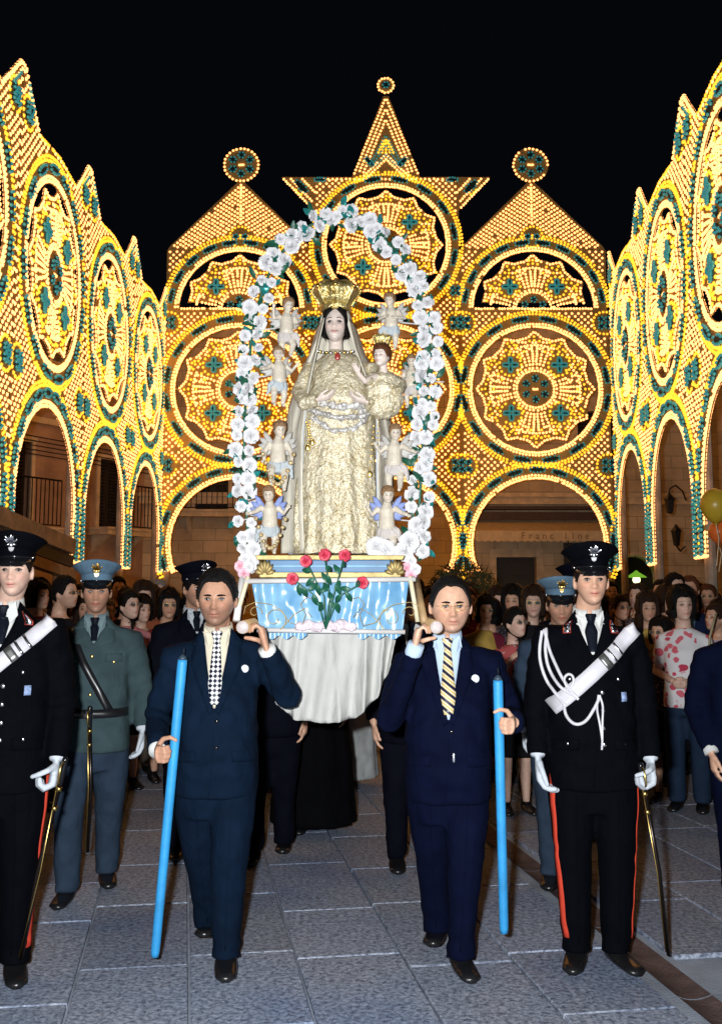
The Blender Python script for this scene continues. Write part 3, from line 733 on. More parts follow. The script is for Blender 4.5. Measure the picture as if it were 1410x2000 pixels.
def G(x, z, x0, z0, sx, sz): return np.exp(-((x - x0) / sx) ** 2 - ((z - z0) / sz) ** 2)
def head_points(P, nu=72, nv=60):
    """front is -y, eyes at z=0; returns rings bottom to top"""
    jaw = P.get('jaw', 1.0); wid = P.get('wid', 1.0); nose = P.get('nose', 1.0); rings = []
    for i in range(nv + 1):
        th = math.pi * min(max(i / nv, .012), .988); ring = []
        ph = np.linspace(0, TAU, nu, endpoint=False)
        dx = math.sin(th) * np.sin(ph); dy = -math.sin(th) * np.cos(ph); dz = -math.cos(th)
        # superellipse cross-section, a little boxier than a ball
        x = .0745 * wid * np.sign(dx) * np.abs(dx) ** .92; y = .096 * np.sign(dy) * np.abs(dy) ** .95; z = np.full(nu, .118 * dz)
        t = max(0.0, -dz)
        x = x * (1 - (.30 - .12 * jaw) * t ** 1.4); y = y - .046 * t ** 2
        fz = z.copy(); w = np.clip((-dy - .12) / .45, 0, 1); w = w * w * (3 - 2 * w)
        d = np.zeros(nu)
        d += -.005 * (G(x, fz, .026, .020, .024, .010) + G(x, fz, -.026, .020, .024, .010))
        d += .0135 * (G(x, fz, .031, -.001, .018, .013) + G(x, fz, -.031, -.001, .018, .013))
        d += -.012 * nose * G(x, fz, 0, -.008, .009, .020) - .022 * nose * G(x, fz, 0, -.032, .0115, .013) - .009 * nose * (G(x, fz, .013, -.037, .007, .007) + G(x, fz, -.013, -.037, .007, .007))
        d += -.006 * (G(x, fz, .044, -.026, .02, .018) + G(x, fz, -.044, -.026, .02, .018))
        d += .004 * (G(x, fz, .042, -.058, .014, .02) + G(x, fz, -.042, -.058, .014, .02))
        d += -.010 * G(x, fz, 0, -.064, .026, .014) - .004 * G(x, fz, 0, -.058, .016, .005) + .007 * G(x, fz, 0, -.0655, .024, .0032) - .005 * G(x, fz, 0, -.073, .017, .006)
        d += .005 * G(x, fz, 0, -.085, .022, .006) - .010 * G(x, fz, 0, -.104, .020, .014)
        ag = P.get('age', .0)
        if ag:
            for sx in (-1, 1):
                for t in (0, .25, .5, .75, 1): d += ag * .0030 * G(x, fz, sx * (.017 + .017 * t), -.040 - .034 * t, .0045, .007)
                d += ag * .0022 * G(x, fz, sx * .033, -.019, .014, .0035)
            d += ag * .0016 * (G(x, fz, 0, .050, .035, .003) + G(x, fz, 0, .066, .035, .003))
        y = y + d * w
        rings.append([Vector((x[k], y[k], z[k])) for k in range(nu)])
    return rings
def head_rot(P): return Matrix.Rotation(P.get('yaw', 0), 3, 'Z') @ Matrix.Rotation(P.get('tilt', 0), 3, 'X') @ Matrix.Rotation(P.get('roll', 0), 3, 'Y')

def hand_shapes(mb, wr, d, nrm, side, curl=(.25, .25, .2), spread=.04, s=1.0, thumb='rest', fr=1.0):
    """palm, four fingers and thumb. d: wrist->knuckles, nrm: out of the palm, side: +1/-1 thumb side along d x nrm"""
    d = Vector(d).normalized(); nrm = Vector(nrm); nrm = (nrm - d * nrm.dot(d)).normalized(); u = d.cross(nrm) * side; wr = Vector(wr)
    k0 = wr + d * .088 * s
    mb.tube([wr - d * .03 * s, wr + d * .01 * s, wr + d * .045 * s, wr + d * .075 * s, k0 + d * .008 * s], [.026 * s, .029 * s, .037 * s, .040 * s, .036 * s], 12, .46, up=nrm)
    for k, (off, ln, rr) in enumerate(((.029, .073, .0094), (.0098, .082, .0098), (-.0098, .076, .0094), (-.028, .06, .0084))):
        p = k0 + u * off * s; dd = (d + u * (off / .029) * spread).normalized(); nn = nrm; pts = [p - d * .025 * s, p]; seg = (ln * .45 * s, ln * .31 * s, ln * .24 * s)
        for q, a in zip(seg, curl):
            c, sn = math.cos(a), math.sin(a); dd, nn = (dd * c + nn * sn).normalized(), (nn * c - dd * sn).normalized()
            pts.append(pts[-1] + dd * q)
        rr *= fr
        mb.tube(pts, [rr * s * 1.1, rr * s * 1.08, rr * s, rr * .94 * s, rr * .82 * s], 8, round_ends=True)
    p = wr + d * .026 * s + u * .027 * s + nrm * .006 * s
    if thumb == 'rest': dirs = [(u * .62 + d * .74 + nrm * .25, .038), (u * .22 + d * .95 + nrm * .25, .032), (d * 1 + nrm * .2, .024)]
    else: dirs = [(u * .75 + d * .45 + nrm * .55, .04), (u * .15 + d * .5 + nrm * .9, .034), (d * .35 + nrm * .85 - u * .55, .027)]
    pts = [p - u * .012 * s, p]
    for v, q in dirs: pts.append(pts[-1] + v.normalized() * q * s)
    mb.tube(pts, [.015 * s, .0145 * s, .0115 * s, .0105 * s, .0088 * s], 8, round_ends=True)

def V3(*a): return Vector(a)
class Person:
    def __init__(s, loc, rz=0.0, H=1.75, P=None, skin=SKIN, vox=1.0):
        s.P = P or {}; s.H = H; s.k = H / 1.75; s.skin = skin; s.vox = vox
        s.root = empty('person', loc, rz); s.body = MB(); s.bvh = {}
        s.hs = s.P.get('hs', 1.0); s.hc = V3(s.P.get('hx', 0), -.035 + s.P.get('hy', 0), H - .120 * s.hs); s.HR = head_rot(s.P)
        s.arms = {}
    def hp(s, x, y, z): return s.HR @ (V3(x, y, z) * s.hs) + s.hc
    def head(s, nu=72, nv=60):
        rings = [[s.hp(*p) for p in r] for r in head_points(s.P, nu, nv)]; s.body.loft(rings)
        nb = V3(0, .02, s.H - .30); nk = s.P.get('neck', 1.0)
        s.body.tube([nb - V3(0, -.01, .08), nb, nb + V3(0, -.005, .06), s.hp(0, .012, -.055), s.hp(0, .012, -.01)], [.085, .06 * nk, .054 * nk, .054 * nk, .05], 20)
        for sx in (-1, 1): s.body.ell(s.hp(sx * .0775 * s.P.get('wid', 1), .012, -.012), (.008, .018, .031), 12, 10, s.HR @ Matrix.Rotation(sx * .35, 3, 'Z'))
    def torso_core(s):
        z = s.H; s.body.loft([[V3(a * math.cos(t), .01 + b * math.sin(t), z - dz) for t in np.linspace(0, TAU, 17)[:-1]] for a, b, dz in ((.10, .07, .75), (.11, .075, .6), (.12, .075, .45), (.13, .07, .36), (.07, .06, .30))])
    def arm_core(s, side, sh, el, wr): s.body.tube([V3(side * .08, .01, s.H - .37), sh, el, wr], [.04, .04, .034, .026], 10)
    def finish_body(s, beard=0.0, lips=1.0, brows=None, voxel=.005, eye=True, smooth=2, paint=0.0):
        me = sculpt('body', s.body, voxel * s.vox, smooth, .45); hcn = np.array(s.hc); Rt = np.array(s.HR); P = s.P
        def fn(co):
            q = (co - hcn) @ Rt / s.hs; x, y, z = q[:, 0], q[:, 1], q[:, 2]; c = np.ones((len(co), 3)); near = (np.abs(z) < .14) & (np.abs(x) < .12); fr = near & (y < -.03)
            def mix(w, col):
                w = np.clip(w, 0, 1)[:, None]; c[:] = c * (1 - w) + np.array(col) * w
            mix(fr * .35 * (G(x, z, .042, -.03, .02, .018) + G(x, z, -.042, -.03, .02, .018)), (1.15, .78, .74))
            mix(fr * .35 * G(x, z, 0, -.034, .016, .014), (1.1, .8, .75))
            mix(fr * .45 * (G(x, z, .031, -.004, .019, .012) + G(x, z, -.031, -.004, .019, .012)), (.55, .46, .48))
            ag = P.get('age', 0)
            if ag:
                for sx in (-1, 1):
                    for t in (0, .33, .66, 1): mix(fr * .35 * ag * G(x, z, sx * (.017 + .017 * t), -.040 - .034 * t, .004, .007), (.6, .45, .42))
            if beard: mix(near * (y < .01) * beard * np.clip((-.022 - z + .25 * np.abs(x)) / .040, 0, 1) * np.clip((.10 - np.abs(x)) / .03, 0, 1) * (1 - .6 * G(x, z, 0, -.066, .018, .005)), (.46, .45, .48))
            mix(fr * lips * .85 * (G(x, z, 0, -.0605, .021, .005) + G(x, z, 0, -.0715, .017, .0055)), (.80, .40, .40))
            mix(fr * .75 * G(x, z, 0, -.0658, .021, .0022), (.28, .13, .12))
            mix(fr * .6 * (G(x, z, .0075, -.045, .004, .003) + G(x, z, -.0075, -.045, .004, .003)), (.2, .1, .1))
            if paint:
                mix(fr * paint * (G(x, z, .031, -.001, .012, .0062) + G(x, z, -.031, -.001, .012, .0062)) * 1.6, (.10, .07, .06))
                mix(fr * paint * .9 * (G(x, z, .030, .021, .018, .0045) + G(x, z, -.030, .021, .018, .0045)), (.16, .11, .09))
            return c
        color_mesh(me, fn); o = link('body', me, s.skin, s.root); s.body_o = o
        s.bvh['body'] = BVHTree.FromPolygons([v.co for v in me.vertices], [p.vertices for p in me.polygons])
        if eye: s.eyes(brows)
        return o
    def face_hit(s, x, z, up=.0):
        o = s.hp(x, -.3, z); d = s.HR @ V3(0, 1, 0); h = s.bvh['body'].ray_cast(o, d); return (h[0] - d * up) if h[0] else s.hp(x, -.09, z) - d * up
    def eyes(s, brows):
        for sx in (-1, 1):
            # eye lens: a shallow almond lying in the socket, iris on it, dark lid line over it
            c0 = s.face_hit(sx * .031, -.001); fwd = s.HR @ V3(0, -1, 0)
            m = MB(); rows = []
            for i, t in enumerate(np.linspace(-1, 1, 9)):
                x = sx * .031 + t * .0145; hgt = .0056 * (1 - t * t) ** .6 + .0003
                top = s.face_hit(x, -.001 + hgt, .0012); mid = s.face_hit(x, -.001, .0012) + fwd * .0022 * (1 - t * t); bot = s.face_hit(x, -.001 - hgt * .75, .0012); rows.append((bot, mid, top))
            vs = [p for r in rows for p in r]; m.add(vs, [(i * 3 + j, i * 3 + 3 + j, i * 3 + 4 + j, i * 3 + 1 + j) for i in range(8) for j in range(2)])
            eo = m.build('eye', M_EYEW, s.root, True)
            ir = MB(); ip = s.face_hit(sx * .031 + s.P.get('gaze', 0), .000, .0034); ir.ell(ip, (.0074, .002, .0064), 10, 6, s.HR); ir.build('iris', M_IRIS, eo, True)
            ld = MB(); ld.tube([s.face_hit(sx * .031 + t * .016, -.0005 + .0068 * (1 - t * t) ** .7, .0012) for t in np.linspace(-1, 1, 8)], [.0006, .0015, .002, .0022, .0022, .002, .0015, .0006], 5); ld.build('eyelid', M_LASH, eo, True)
            if sx > 0:
                mo = MB(); mo.tube([s.face_hit(t * .024, -.0655 - .0012 * math.cos(t * 3) + .0016 * abs(t), .0006) for t in np.linspace(-1, 1, 11)], [.0004, .001, .0014, .0016, .0016, .0016, .0016, .0016, .0014, .001, .0004], 5); mo.build('mouth_line', M_LIP, s.root, True)
            if brows is not None:
                b = MB(); b.tube([s.face_hit(sx * (.012 + t * .038), .0150 + .007 * math.sin(math.pi * (t * .8 + .12)) * s.P.get('arch', .7), .001) for t in np.linspace(0, 1, 8)], [q_ * s.P.get('bt', 1.0) for q_ in (.0024, .0046, .0054, .0052, .0046, .0038, .0028, .001)], 6); b.build('eyebrow', brows, s.root, True)
    def hair(s, mat, style='short', front=.072, side=-.02, back=-.07, th=.012, seed=0):
        nu, nv = 64, 34; m = MB(); rings = []
        vol = {'short': 1.0, 'bob': 1.0, 'long': 1.0}.get(style, 1.0)
        base = head_points(dict(s.P, nose=0), nu, 60); P = s.P
        def low(phi):  # hairline height by angle from the front (0) to the back (pi)
            a = abs((phi + math.pi) % TAU - math.pi)
            if P.get('part') and a < 1.25: z = front - P['part'] * a ** 1.25
            elif a < .75: z = front - .012 * (math.cos(a * 4.2) * .5 + .5) * P.get('peak', .6) - (0 if a < .45 else (a - .45) * .04)
            elif a < 1.25: z = front - .012 + (side - front + .012) * ((a - .75) / .5) ** 1.2
            elif a < 1.75: z = side + .012 * math.sin((a - 1.25) / .5 * math.pi)
            else: z = side + (back - side) * min(1, (a - 1.75) / .5)
            if style in ('bob', 'long') and a > .9: z = min(z, back)
            return z + .005 * noise.noise(Vector((phi * 3.1, seed, 0))) + .004 * noise.noise(Vector((phi * 11, seed + 9, 0)))
        for j in range(nu):
            phi = TAU * j / nu; a = abs((phi + math.pi) % TAU - math.pi); z0 = low(phi); col = []
            zs = list(np.linspace(z0, .1178, nv))
            for i, zz in enumerate(zs):
                f = (zz / .118); th_ = math.acos(max(-1, min(1, -f))) / math.pi * 60 if abs(f) < 1 else (60 if f > 0 else 0)
                lo_ = int(min(th_, 59)); fr_ = th_ - lo_; p = base[lo_][j].lerp(base[lo_ + 1][j], fr_) if zz > -.118 else Vector(base[4][j])
                if zz < -.04 and style in ('bob', 'long'): p = Vector((math.sin(phi) * .078, -math.cos(phi) * .09 + .012, 0)); 
                p = Vector((p.x, p.y, zz)); nrm = Vector((p.x / .0055, p.y / .009, p.z / .0135)); nrm.z *= 1.0 if zz > 0 else 0
                nrm = nrm.normalized() if nrm.length > 0 else V3(0, 0, 1); t = min(1, i / 4) if (style == 'short' or a < .9) else 1.0
                bl = th * (.25 + .75 * t) * (.55 + .75 * max(0, min(1, (zz + .01) / .09))) * (1 + .34 * noise.noise(Vector((p.x * 40 + seed, p.y * 40, p.z * 25))) + .3 * noise.noise(Vector((p.x * 110 + seed, p.y * 35, p.z * 110)))) 
                if style in ('bob', 'long') and a > .8: bl += P.get('vol', .018) * (1 + .5 * noise.noise(Vector((p.x * 22 + seed, p.y * 22, p.z * 18)))) * (1 if zz > z0 + .03 else .5)
                col.append((s.hp(*(p + nrm * bl)), s.hp(*(p - nrm * .012))))
            rings.append(col)
        n = nv; vs = []; fs = []
        for j in range(nu): vs += [c[0] for c in rings[j]] + [c[1] for c in rings[j]]
        for j in range(nu):
            k = (j + 1) % nu
            for i in range(n - 1): fs.append((j * 2 * n + i, k * 2 * n + i, k * 2 * n + i + 1, j * 2 * n + i + 1))
            fs.append((j * 2 * n + n, k * 2 * n + n, k * 2 * n, j * 2 * n)) 
        m.add(vs, fs); hs_n = P.get('strands', 900); rs = random.Random(seed + 1); inv = s.HR.transposed()
        for _ in range(hs_n):
            j = rs.randrange(nu); i = rs.randrange(1, n - 1); o = rings[j][i][0]; nrm = (o - rings[j][i][1]).normalized()
            fl_ = s.HR @ (Vector((rs.gauss(0, .45), 1.0, -.25 + rs.gauss(0, .35))) if style == 'short' else Vector((rs.gauss(0, .3), .35, -1)))
            t_ = fl_ - nrm * fl_.dot(nrm); t_.normalize(); b_ = t_.cross(nrm) * .0016 * s.hs; L_ = rs.uniform(.018, .036) * s.hs
            q0 = o - nrm * .002; q1 = o + t_ * L_ * .5 + nrm * .0032 * s.hs * rs.uniform(.2, 1.2); q2 = o + t_ * L_ + nrm * rs.uniform(-.002, .0025) * s.hs
            m.add([q0 - b_, q0 + b_, q1 + b_ * .8, q1 - b_ * .8, q2], [(0, 1, 2, 3), (3, 2, 4)])
        return m.build('hair', mat, s.root, True)
    # --- clothing ---------------------------------------------------
    def cloth_part(s, name, mb, mat, voxel=.011, smooth=3, wr=(.005, 9, .6), seed=0, joints=()):
        me = sculpt(name, mb, voxel * s.vox, smooth); wrinkle(me, wr[0], wr[1], wr[2], seed)
        if joints:
            co = vco(me); nr = np.empty(len(me.vertices) * 3); me.vertex_normals.foreach_get('vector', nr); nr = nr.reshape(-1, 3); d = np.zeros(len(co))
            for q, ax, amp, fq, rad in joints:
                v = co - np.array(q); ax = np.array(Vector(ax).normalized()); t = v @ ax; r2 = (v ** 2).sum(1); msk = np.exp(-r2 / rad ** 2); idx = np.nonzero(msk > .02)[0]
                for i in idx: d[i] += amp * msk[i] * math.sin(t[i] * fq + 4.5 * noise.noise(Vector(co[i] * 7) + Vector((seed, 0, 0))))
            set_co(me, co + nr * d[:, None])
        o = link(name, me, mat, s.root); s.bvh[name] = BVHTree.FromPolygons([v.co for v in me.vertices], [p.vertices for p in me.polygons]); return o
    def torso(s, mb, prof):
        """prof: (height from ground / k, half width, half depth, y shift)"""
        rings = []
        for z, a, b, yo in prof:
            rings.append([V3(a * math.copysign(abs(math.cos(t)) ** .85, math.cos(t)), yo + b * math.copysign(abs(math.sin(t)) ** .85, math.sin(t)), z) for t in np.linspace(0, TAU, 33)[:-1]])
        mb.loft(rings)
    def hit(s, on, x, z, up=.003, d=(0, 1, 0), org=None):
        d = Vector(d).normalized(); o = V3(x, 0, z) - d * 1.0 if org is None else Vector(org) - d
        h = s.bvh[on].ray_cast(o, d); return (h[0] - d * up) if h[0] is not None else None
    def strip(s, name, on, L, Rr, mat, up=.004, n=14, m=5, parent=None, d=(0, 1, 0), thick=.003, bulge=0, world=False):
        """a band of cloth lying on a garment between two outlines given in the x-z plane"""
        def samp(P_, t):
            P_ = [Vector((*p, 0)) if len(p) == 2 else Vector(p) for p in P_]; ls = [0]
            for a, b in zip(P_[:-1], P_[1:]): ls.append(ls[-1] + (b - a).length)
            q = t * ls[-1]
            for i in range(len(P_) - 1):
                if q <= ls[i + 1] + 1e-9: return P_[i].lerp(P_[i + 1], (q - ls[i]) / max(1e-9, ls[i + 1] - ls[i]))
            return P_[-1]
        rows = []; dv = Vector(d).normalized(); last = None
        for i in range(n + 1):
            row = []
            for j in range(m + 1):
                p = samp(L, i / n).lerp(samp(Rr, i / n), j / m)
                h = s.hit(on, p.x, p.y, up + bulge * math.sin(math.pi * j / m), d) if len(L[0]) == 2 else s.hit(on, 0, 0, up, d, org=p)
                if h is None: h = rows[-1][j] + V3(0, .004, -.001) if rows else (last.copy() if last else V3(p.x, -.1, p.y))
                last = h; row.append(h)
            rows.append(row)
        mb = MB(); w = m + 1; top = [p for r in rows for p in r]; bot = [p + dv * (thick + up) for p in top]; N_ = len(top)
        fs = []
        for i in range(n):
            for j in range(m):
                a = i * w + j; fs.append((a, a + 1, a + w + 1, a + w)); fs.append((a + N_, a + w + N_, a + w + 1 + N_, a + 1 + N_))
        edge = [j for j in range(m)] ; 
        bd = [j for j in range(m + 1)] + [i * w + m for i in range(1, n + 1)] + [n * w + j for j in range(m - 1, -1, -1)] + [i * w for i in range(n - 1, 0, -1)]
        for a, b in zip(bd, bd[1:] + bd[:1]): fs.append((a, b, b + N_, a + N_))
        mb.add(top + bot, fs); return mb.build(name, mat, parent or s.root, True, fix=True)
    def button(s, on, x, z, r, mat, name='button', parent=None):
        h = s.hit(on, x, z, .001)
        if h is None: return
        m = MB(); m.ell(h, (r, r * .5, r), 10, 6); return m.build(name, mat, parent or s.root, True)
    def shoe(s, an, yaw=0.0, ln=.27, pitch=0.0, mat=None):
        M = Matrix.Rotation(yaw, 3, 'Z') @ Matrix.Rotation(pitch, 3, 'X'); m = MB(); rings = []
        for t in np.linspace(0, 1, 12):
            y = .075 - ln * t; w = .036 + .013 * math.sin(min(1, t * 1.25) * math.pi * .75); w *= 1 if t < .88 else (1 - ((t - .88) / .12) ** 2 * .55)
            if t < .08: w *= .75
            h = .085 - .05 * min(1, t / .62) if t < .62 else .040 - .012 * ((t - .62) / .38)
            if t > .93: h *= .75
            rings.append([M @ V3(w * math.cos(a) * (1 if math.sin(a) > -.2 else 1.03), y, max(0, h * (.5 + .5 * math.sin(a))) if math.sin(a) > -.6 else 0) + V3(an.x, an.y, max(0, an.z - .085)) for a in np.linspace(0, TAU, 15)[:-1]])
        m.loft(rings); so = V3(an.x, an.y, max(0, an.z - .085))
        m.tube([so + M @ V3(0, .03, .05), so + M @ V3(0, .03, .14)], [.043, .04], 12)
        return m.build('shoe', mat or M_SHOE, s.root, True, fix=True)
M_LASH = plain('lash_line', (.02, .014, .012), .6)
C_NAVY = cloth('navy_suit_cloth', (.0030, .0088, .0215)); C_NAVY2 = cloth('midnight_suit_cloth', (.0018, .0034, .0155)); C_BLACK = cloth('black_uniform_cloth', (.0010, .0013, .0028))
C_GREY = cloth('blue_grey_uniform_cloth', (.042, .068, .074)); C_GREYT = cloth('blue_grey_trouser_cloth', (.026, .042, .068))
C_WHITE = cloth('white_shirt_cloth', (.60, .60, .58), .05, wr=.15); C_CREAMSH = cloth('cream_shirt_cloth', (.60, .54, .42), .05, wr=.15); C_LBLUE = cloth('pale_blue_shirt_cloth', (.44, .55, .70), .05, wr=.15)
M_GLOVE = cloth('white_glove_cotton', (.55, .59, .64), .05, wr=.12); M_BELTW = plain('white_leather', (.60, .58, .62), .4, var=.05, bump=.1)
M_SILVER = plain('silver_metal', (.75, .75, .78), .25, 1.0, var=.1); M_GOLD = plain('gold_metal', (.85, .58, .18), .3, 1.0, var=.2)
M_RED = cloth('red_piping_cloth', (.55, .055, .03), .1); M_BLKLEATHER = plain('patent_leather', (.008, .008, .010), .15, var=.2)
C_TIEB = cloth('black_tie_silk', (.006, .008, .014), rough=.4)
def check_mat():
    m, nt, b = nmat('chequered_tie_silk'); tc = N(nt, 'ShaderNodeTexCoord'); mp = N(nt, 'ShaderNodeMapping'); mp.inputs['Rotation'].default_value = (0, R(45), 0); mp.inputs['Scale'].default_value = (1, .0, 1)
    nt.links.new(tc.outputs['Object'], mp.inputs['Vector']); c = N(nt, 'ShaderNodeTexChecker', Scale=72.0); c.inputs['Color1'].default_value = (.75, .75, .72, 1); c.inputs['Color2'].default_value = (.008, .010, .03, 1)
    nt.links.new(mp.outputs[0], c.inputs['Vector']); nt.links.new(c.outputs['Color'], b.inputs['Base Color']); b.inputs['Roughness'].default_value = .45; return m
def stripe_mat():
    m, nt, b = nmat('striped_tie_silk'); tc = N(nt, 'ShaderNodeTexCoord'); mp = N(nt, 'ShaderNodeMapping'); mp.inputs['Rotation'].default_value = (0, R(-38), 0)
    nt.links.new(tc.outputs['Object'], mp.inputs['Vector']); w = N(nt, 'ShaderNodeTexWave', Scale=10.5, wave_type='BANDS', bands_direction='Z'); nt.links.new(mp.outputs[0], w.inputs['Vector'])
    nt.links.new(ramp(nt, w.outputs['Fac'], [(.0, (.012, .014, .05)), (.3, (.012, .014, .05)), (.34, (.62, .46, .16)), (.62, (.80, .66, .34)), (.66, (.75, .74, .72)), (.8, (.75, .74, .72)), (.84, (.62, .46, .16))]), b.inputs['Base Color']); b.inputs['Roughness'].default_value = .4; return m
M_CHECK = check_mat(); M_STRIPE = stripe_mat()

def suit_torso(k, w=1.0, belly=0.0, hem=.76):
    return [(z * k, a * k * w, (b + belly * bb) * k, yo * k - belly * bb * .6) for z, a, b, yo, bb in ((hem, .198, .145, 0, .3), (.86, .200, .147, -.004, .8), (1.0, .196, .145, -.008, 1), (1.12, .192, .14, -.008, .9), (1.24, .200, .132, 0, .5), (1.31, .204, .120, .006, .1), (1.365, .180, .102, .012, 0), (1.415, .125, .086, .016, 0), (1.455, .080, .074, .018, 0))]
def dress(p, arms, legs, jacket, trousers, w=1.0, belly=0.0, sleeve=1.0, hem=.76, gloves=(), flare=.0, shoes=True, seed=0, coatname='jacket', vox=.011, drop=1.0):
    k = p.k; j = MB(); p.torso(j, suit_torso(k, w, belly, hem))
    for sd, A in arms.items():
        sx = -1 if sd == 'l' else 1; sh, el, wr = A['sh'], A['el'], A['wr']; end = wr + (el - wr).normalized() * .012
        sh = sh + V3(-sx * .012, 0, -.022 * drop)
        j.tube([V3(sx * .09 * k, .012, 1.372 * k), sh, sh.lerp(el, .5), el, el.lerp(wr, .5), end], [.070 * k, .078 * k * sleeve, .069 * k * sleeve, .060 * k * sleeve, .052 * k * sleeve, .046 * k * sleeve], 16)
        p.arm_core(sx, sh, el, wr)
        if 'd' in A:
            tgt = MB() if sd in gloves else p.body
            hand_shapes(tgt, wr, A['d'], A['n'], A['s'], A.get('curl', (.3, .35, .25)), A.get('spread', .05), A.get('size', 1.0) * k, A.get('thumb', 'rest'), 1.38 if sd in gloves else 1.0)
            if sd in gloves:
                tgt.tube([wr + (el - wr).normalized() * .05, wr + (el - wr).normalized() * .01, wr], [.036, .034, .03], 14)
                me = sculpt('glove', tgt, .0055, 2); link('glove', me, M_GLOVE, p.root)
            elif A.get('cuff'):
                c = MB(); dv = (el - wr).normalized(); c.tube([wr + dv * .05, wr + dv * A.get('cufflen', -.004)], [.040 * k, .037 * k], 16); c.build('shirt_cuff', A['cuff'], p.root, True)
    jn = []
    for sd, A in arms.items():
        ax = (A['el'] - A['sh']).normalized(); jn += [(A['el'], ax + (A['wr'] - A['el']).normalized(), .0050, 85, .10), (A['sh'].lerp(A['el'], .35) , ax, .004, 70, .11), (A['wr'].lerp(A['el'], .2), (A['wr'] - A['el']),   .0025, 80, .07), (A['sh'] + V3(0, -.05, -.10), (1 if sd == 'l' else -1, 0, .8), .005, 75, .12)]
    jn += [(V3(0, -.14, .95 * k), (.25, 0, 1), .005, 60, .2), (V3(.1, -.12, 1.1 * k), (.8, 0, .6), .004, 60, .14), (V3(-.1, -.12, 1.1 * k), (-.8, 0, .6), .004, 60, .14)]
    p.cloth_part(coatname, j, jacket, vox, 3, (.007, 8, .55), seed, jn)
    if vox < .0125:
        p.strip('front_edge', coatname, [(-.004, 1.04 * k), (-.006, .92 * k), (-.022, (hem + .02) * k)], [(.001, 1.04 * k), (-.001, .92 * k), (-.017, (hem + .02) * k)], jacket, .005, 12, 1)
        for sx in (-1, 1): p.strip('pocket_flap', coatname, [(sx * .075, .965 * k), (sx * .078, .915 * k)], [(sx * .185, .955 * k), (sx * .188, .908 * k)], jacket, .006, 3, 5)
    t = MB(); p.torso(t, [((hem - .10) * k, .135 * k, .10 * k, .0), (hem * k, .165 * k, .115 * k, 0), (.98 * k, .16 * k, .115 * k, 0), (1.05 * k, .15 * k, .11 * k, 0)])
    for sx, L in zip((-1, 1), legs):
        hip = V3(sx * .085 * k, .01, .86 * k); kn, an = L['kn'], L['an']; low = an + V3(0, -.005, -.045)
        t.tube([hip, hip.lerp(kn, .5), kn, kn.lerp(an, .5), an.lerp(low, .4), low], [.116 * k, .106 * k, .084 * k, .071 * k, (.064 + flare) * k, (.066 + flare) * k], 16)
    jt = []
    for L in legs: jt += [(L['kn'], (.3, .3, 1), .0035, 48, .13), (L['an'] + V3(0, -.02, .03), (.35, .4, 1), .0055, 62, .10), (L['kn'].lerp(V3(0, 0, .84 * k), .7), (.7, 0, 1), .004, 45, .13)]
    p.cloth_part('trousers', t, trousers, vox, 2, (.009, 6, .4), seed + 5, jt)
    if vox < .0125:
        for sx, L in zip((-1, 1), legs):
            hip = V3(sx * .085 * k, 0, .80 * k); kn, an = L['kn'], L['an']; pl3 = [hip, hip.lerp(kn, .5), kn, kn.lerp(an, .5), an + V3(0, 0, .0)]
            p.strip('trouser_crease', 'trousers', [(q.x - .003, q.z) for q in pl3], [(q.x + .003, q.z) for q in pl3], trousers, .0035, 20, 1, thick=.002)
    if shoes:
        for L in legs: p.shoe(L['an'], L.get('yaw', 0), .275 * k, L.get('pitch', 0))
def collar_tie(p, shirt, tie, zb, knot=True, on='jacket', spread=.062, tie_w=.038, tieend=None):
    H = p.H; zn = H - .276
    p.strip('shirt_front', on, [(-spread, zn + .012), (-spread * .55, (zn + zb) / 2), (-.004, zb)], [(spread, zn + .012), (spread * .55, (zn + zb) / 2), (.004, zb)], shirt, .004, 14, 8)
    m = MB(); rings = []
    for z, r in ((zn - .02, 1.22), (zn + .018, 1.10), (zn + .036, 1.04)):
        rings.append([V3(.060 * r * math.sin(a), .014 - .064 * r * math.cos(a), z + .016 * math.cos(a) * -1 + .008) for a in np.linspace(.16, TAU - .16, 28)])
    n = 28; m.add([p_ for r in rings for p_ in r], [(i * n + j, i * n + j + 1, (i + 1) * n + j + 1, (i + 1) * n + j) for i in range(2) for j in range(n - 1)])
    o = m.build('shirt_collar', shirt, p.root, True); md = o.modifiers.new('t', 'SOLIDIFY'); md.thickness = .005
    for sx in (-1, 1):                      # collar wings
        c = MB(); q = [p.hit(on, sx * x, z, u) or V3(sx * x, -.08, z) for x, z, u in ((.012, zn - .012, .016), (.054, zn + .028, .012), (.064, zn - .03, .012), (.034, zn - .066, .012))]
        q2 = [a + V3(0, .006, 0) for a in q]; c.add(q + q2, [(0, 1, 2, 3), (7, 6, 5, 4), (0, 4, 5, 1), (1, 5, 6, 2), (2, 6, 7, 3), (3, 7, 4, 0)]); c.build('collar_wing', shirt, p.root, fix=True)
    if tie:
        te = tieend if tieend is not None else zb + .012
        t = p.strip('tie', on, [(-.015, zn - .028), (-tie_w * .8, zb + .1), (-tie_w * .45, te)], [(.015, zn - .028), (tie_w * .8, zb + .1), (tie_w * .45, te)], tie, .012, 12, 3, bulge=.005)
        kh = p.hit(on, 0, zn - .03, .012); kb = V3(0, min(-.078, kh.y if kh else -.08), zn - .008); m = MB(); m.lathe([(.013, -.028), (.018, -.01), (.025, .014), (.022, .022)], 12, kb, 1, .6); m.build('tie_knot', tie, p.root, True)
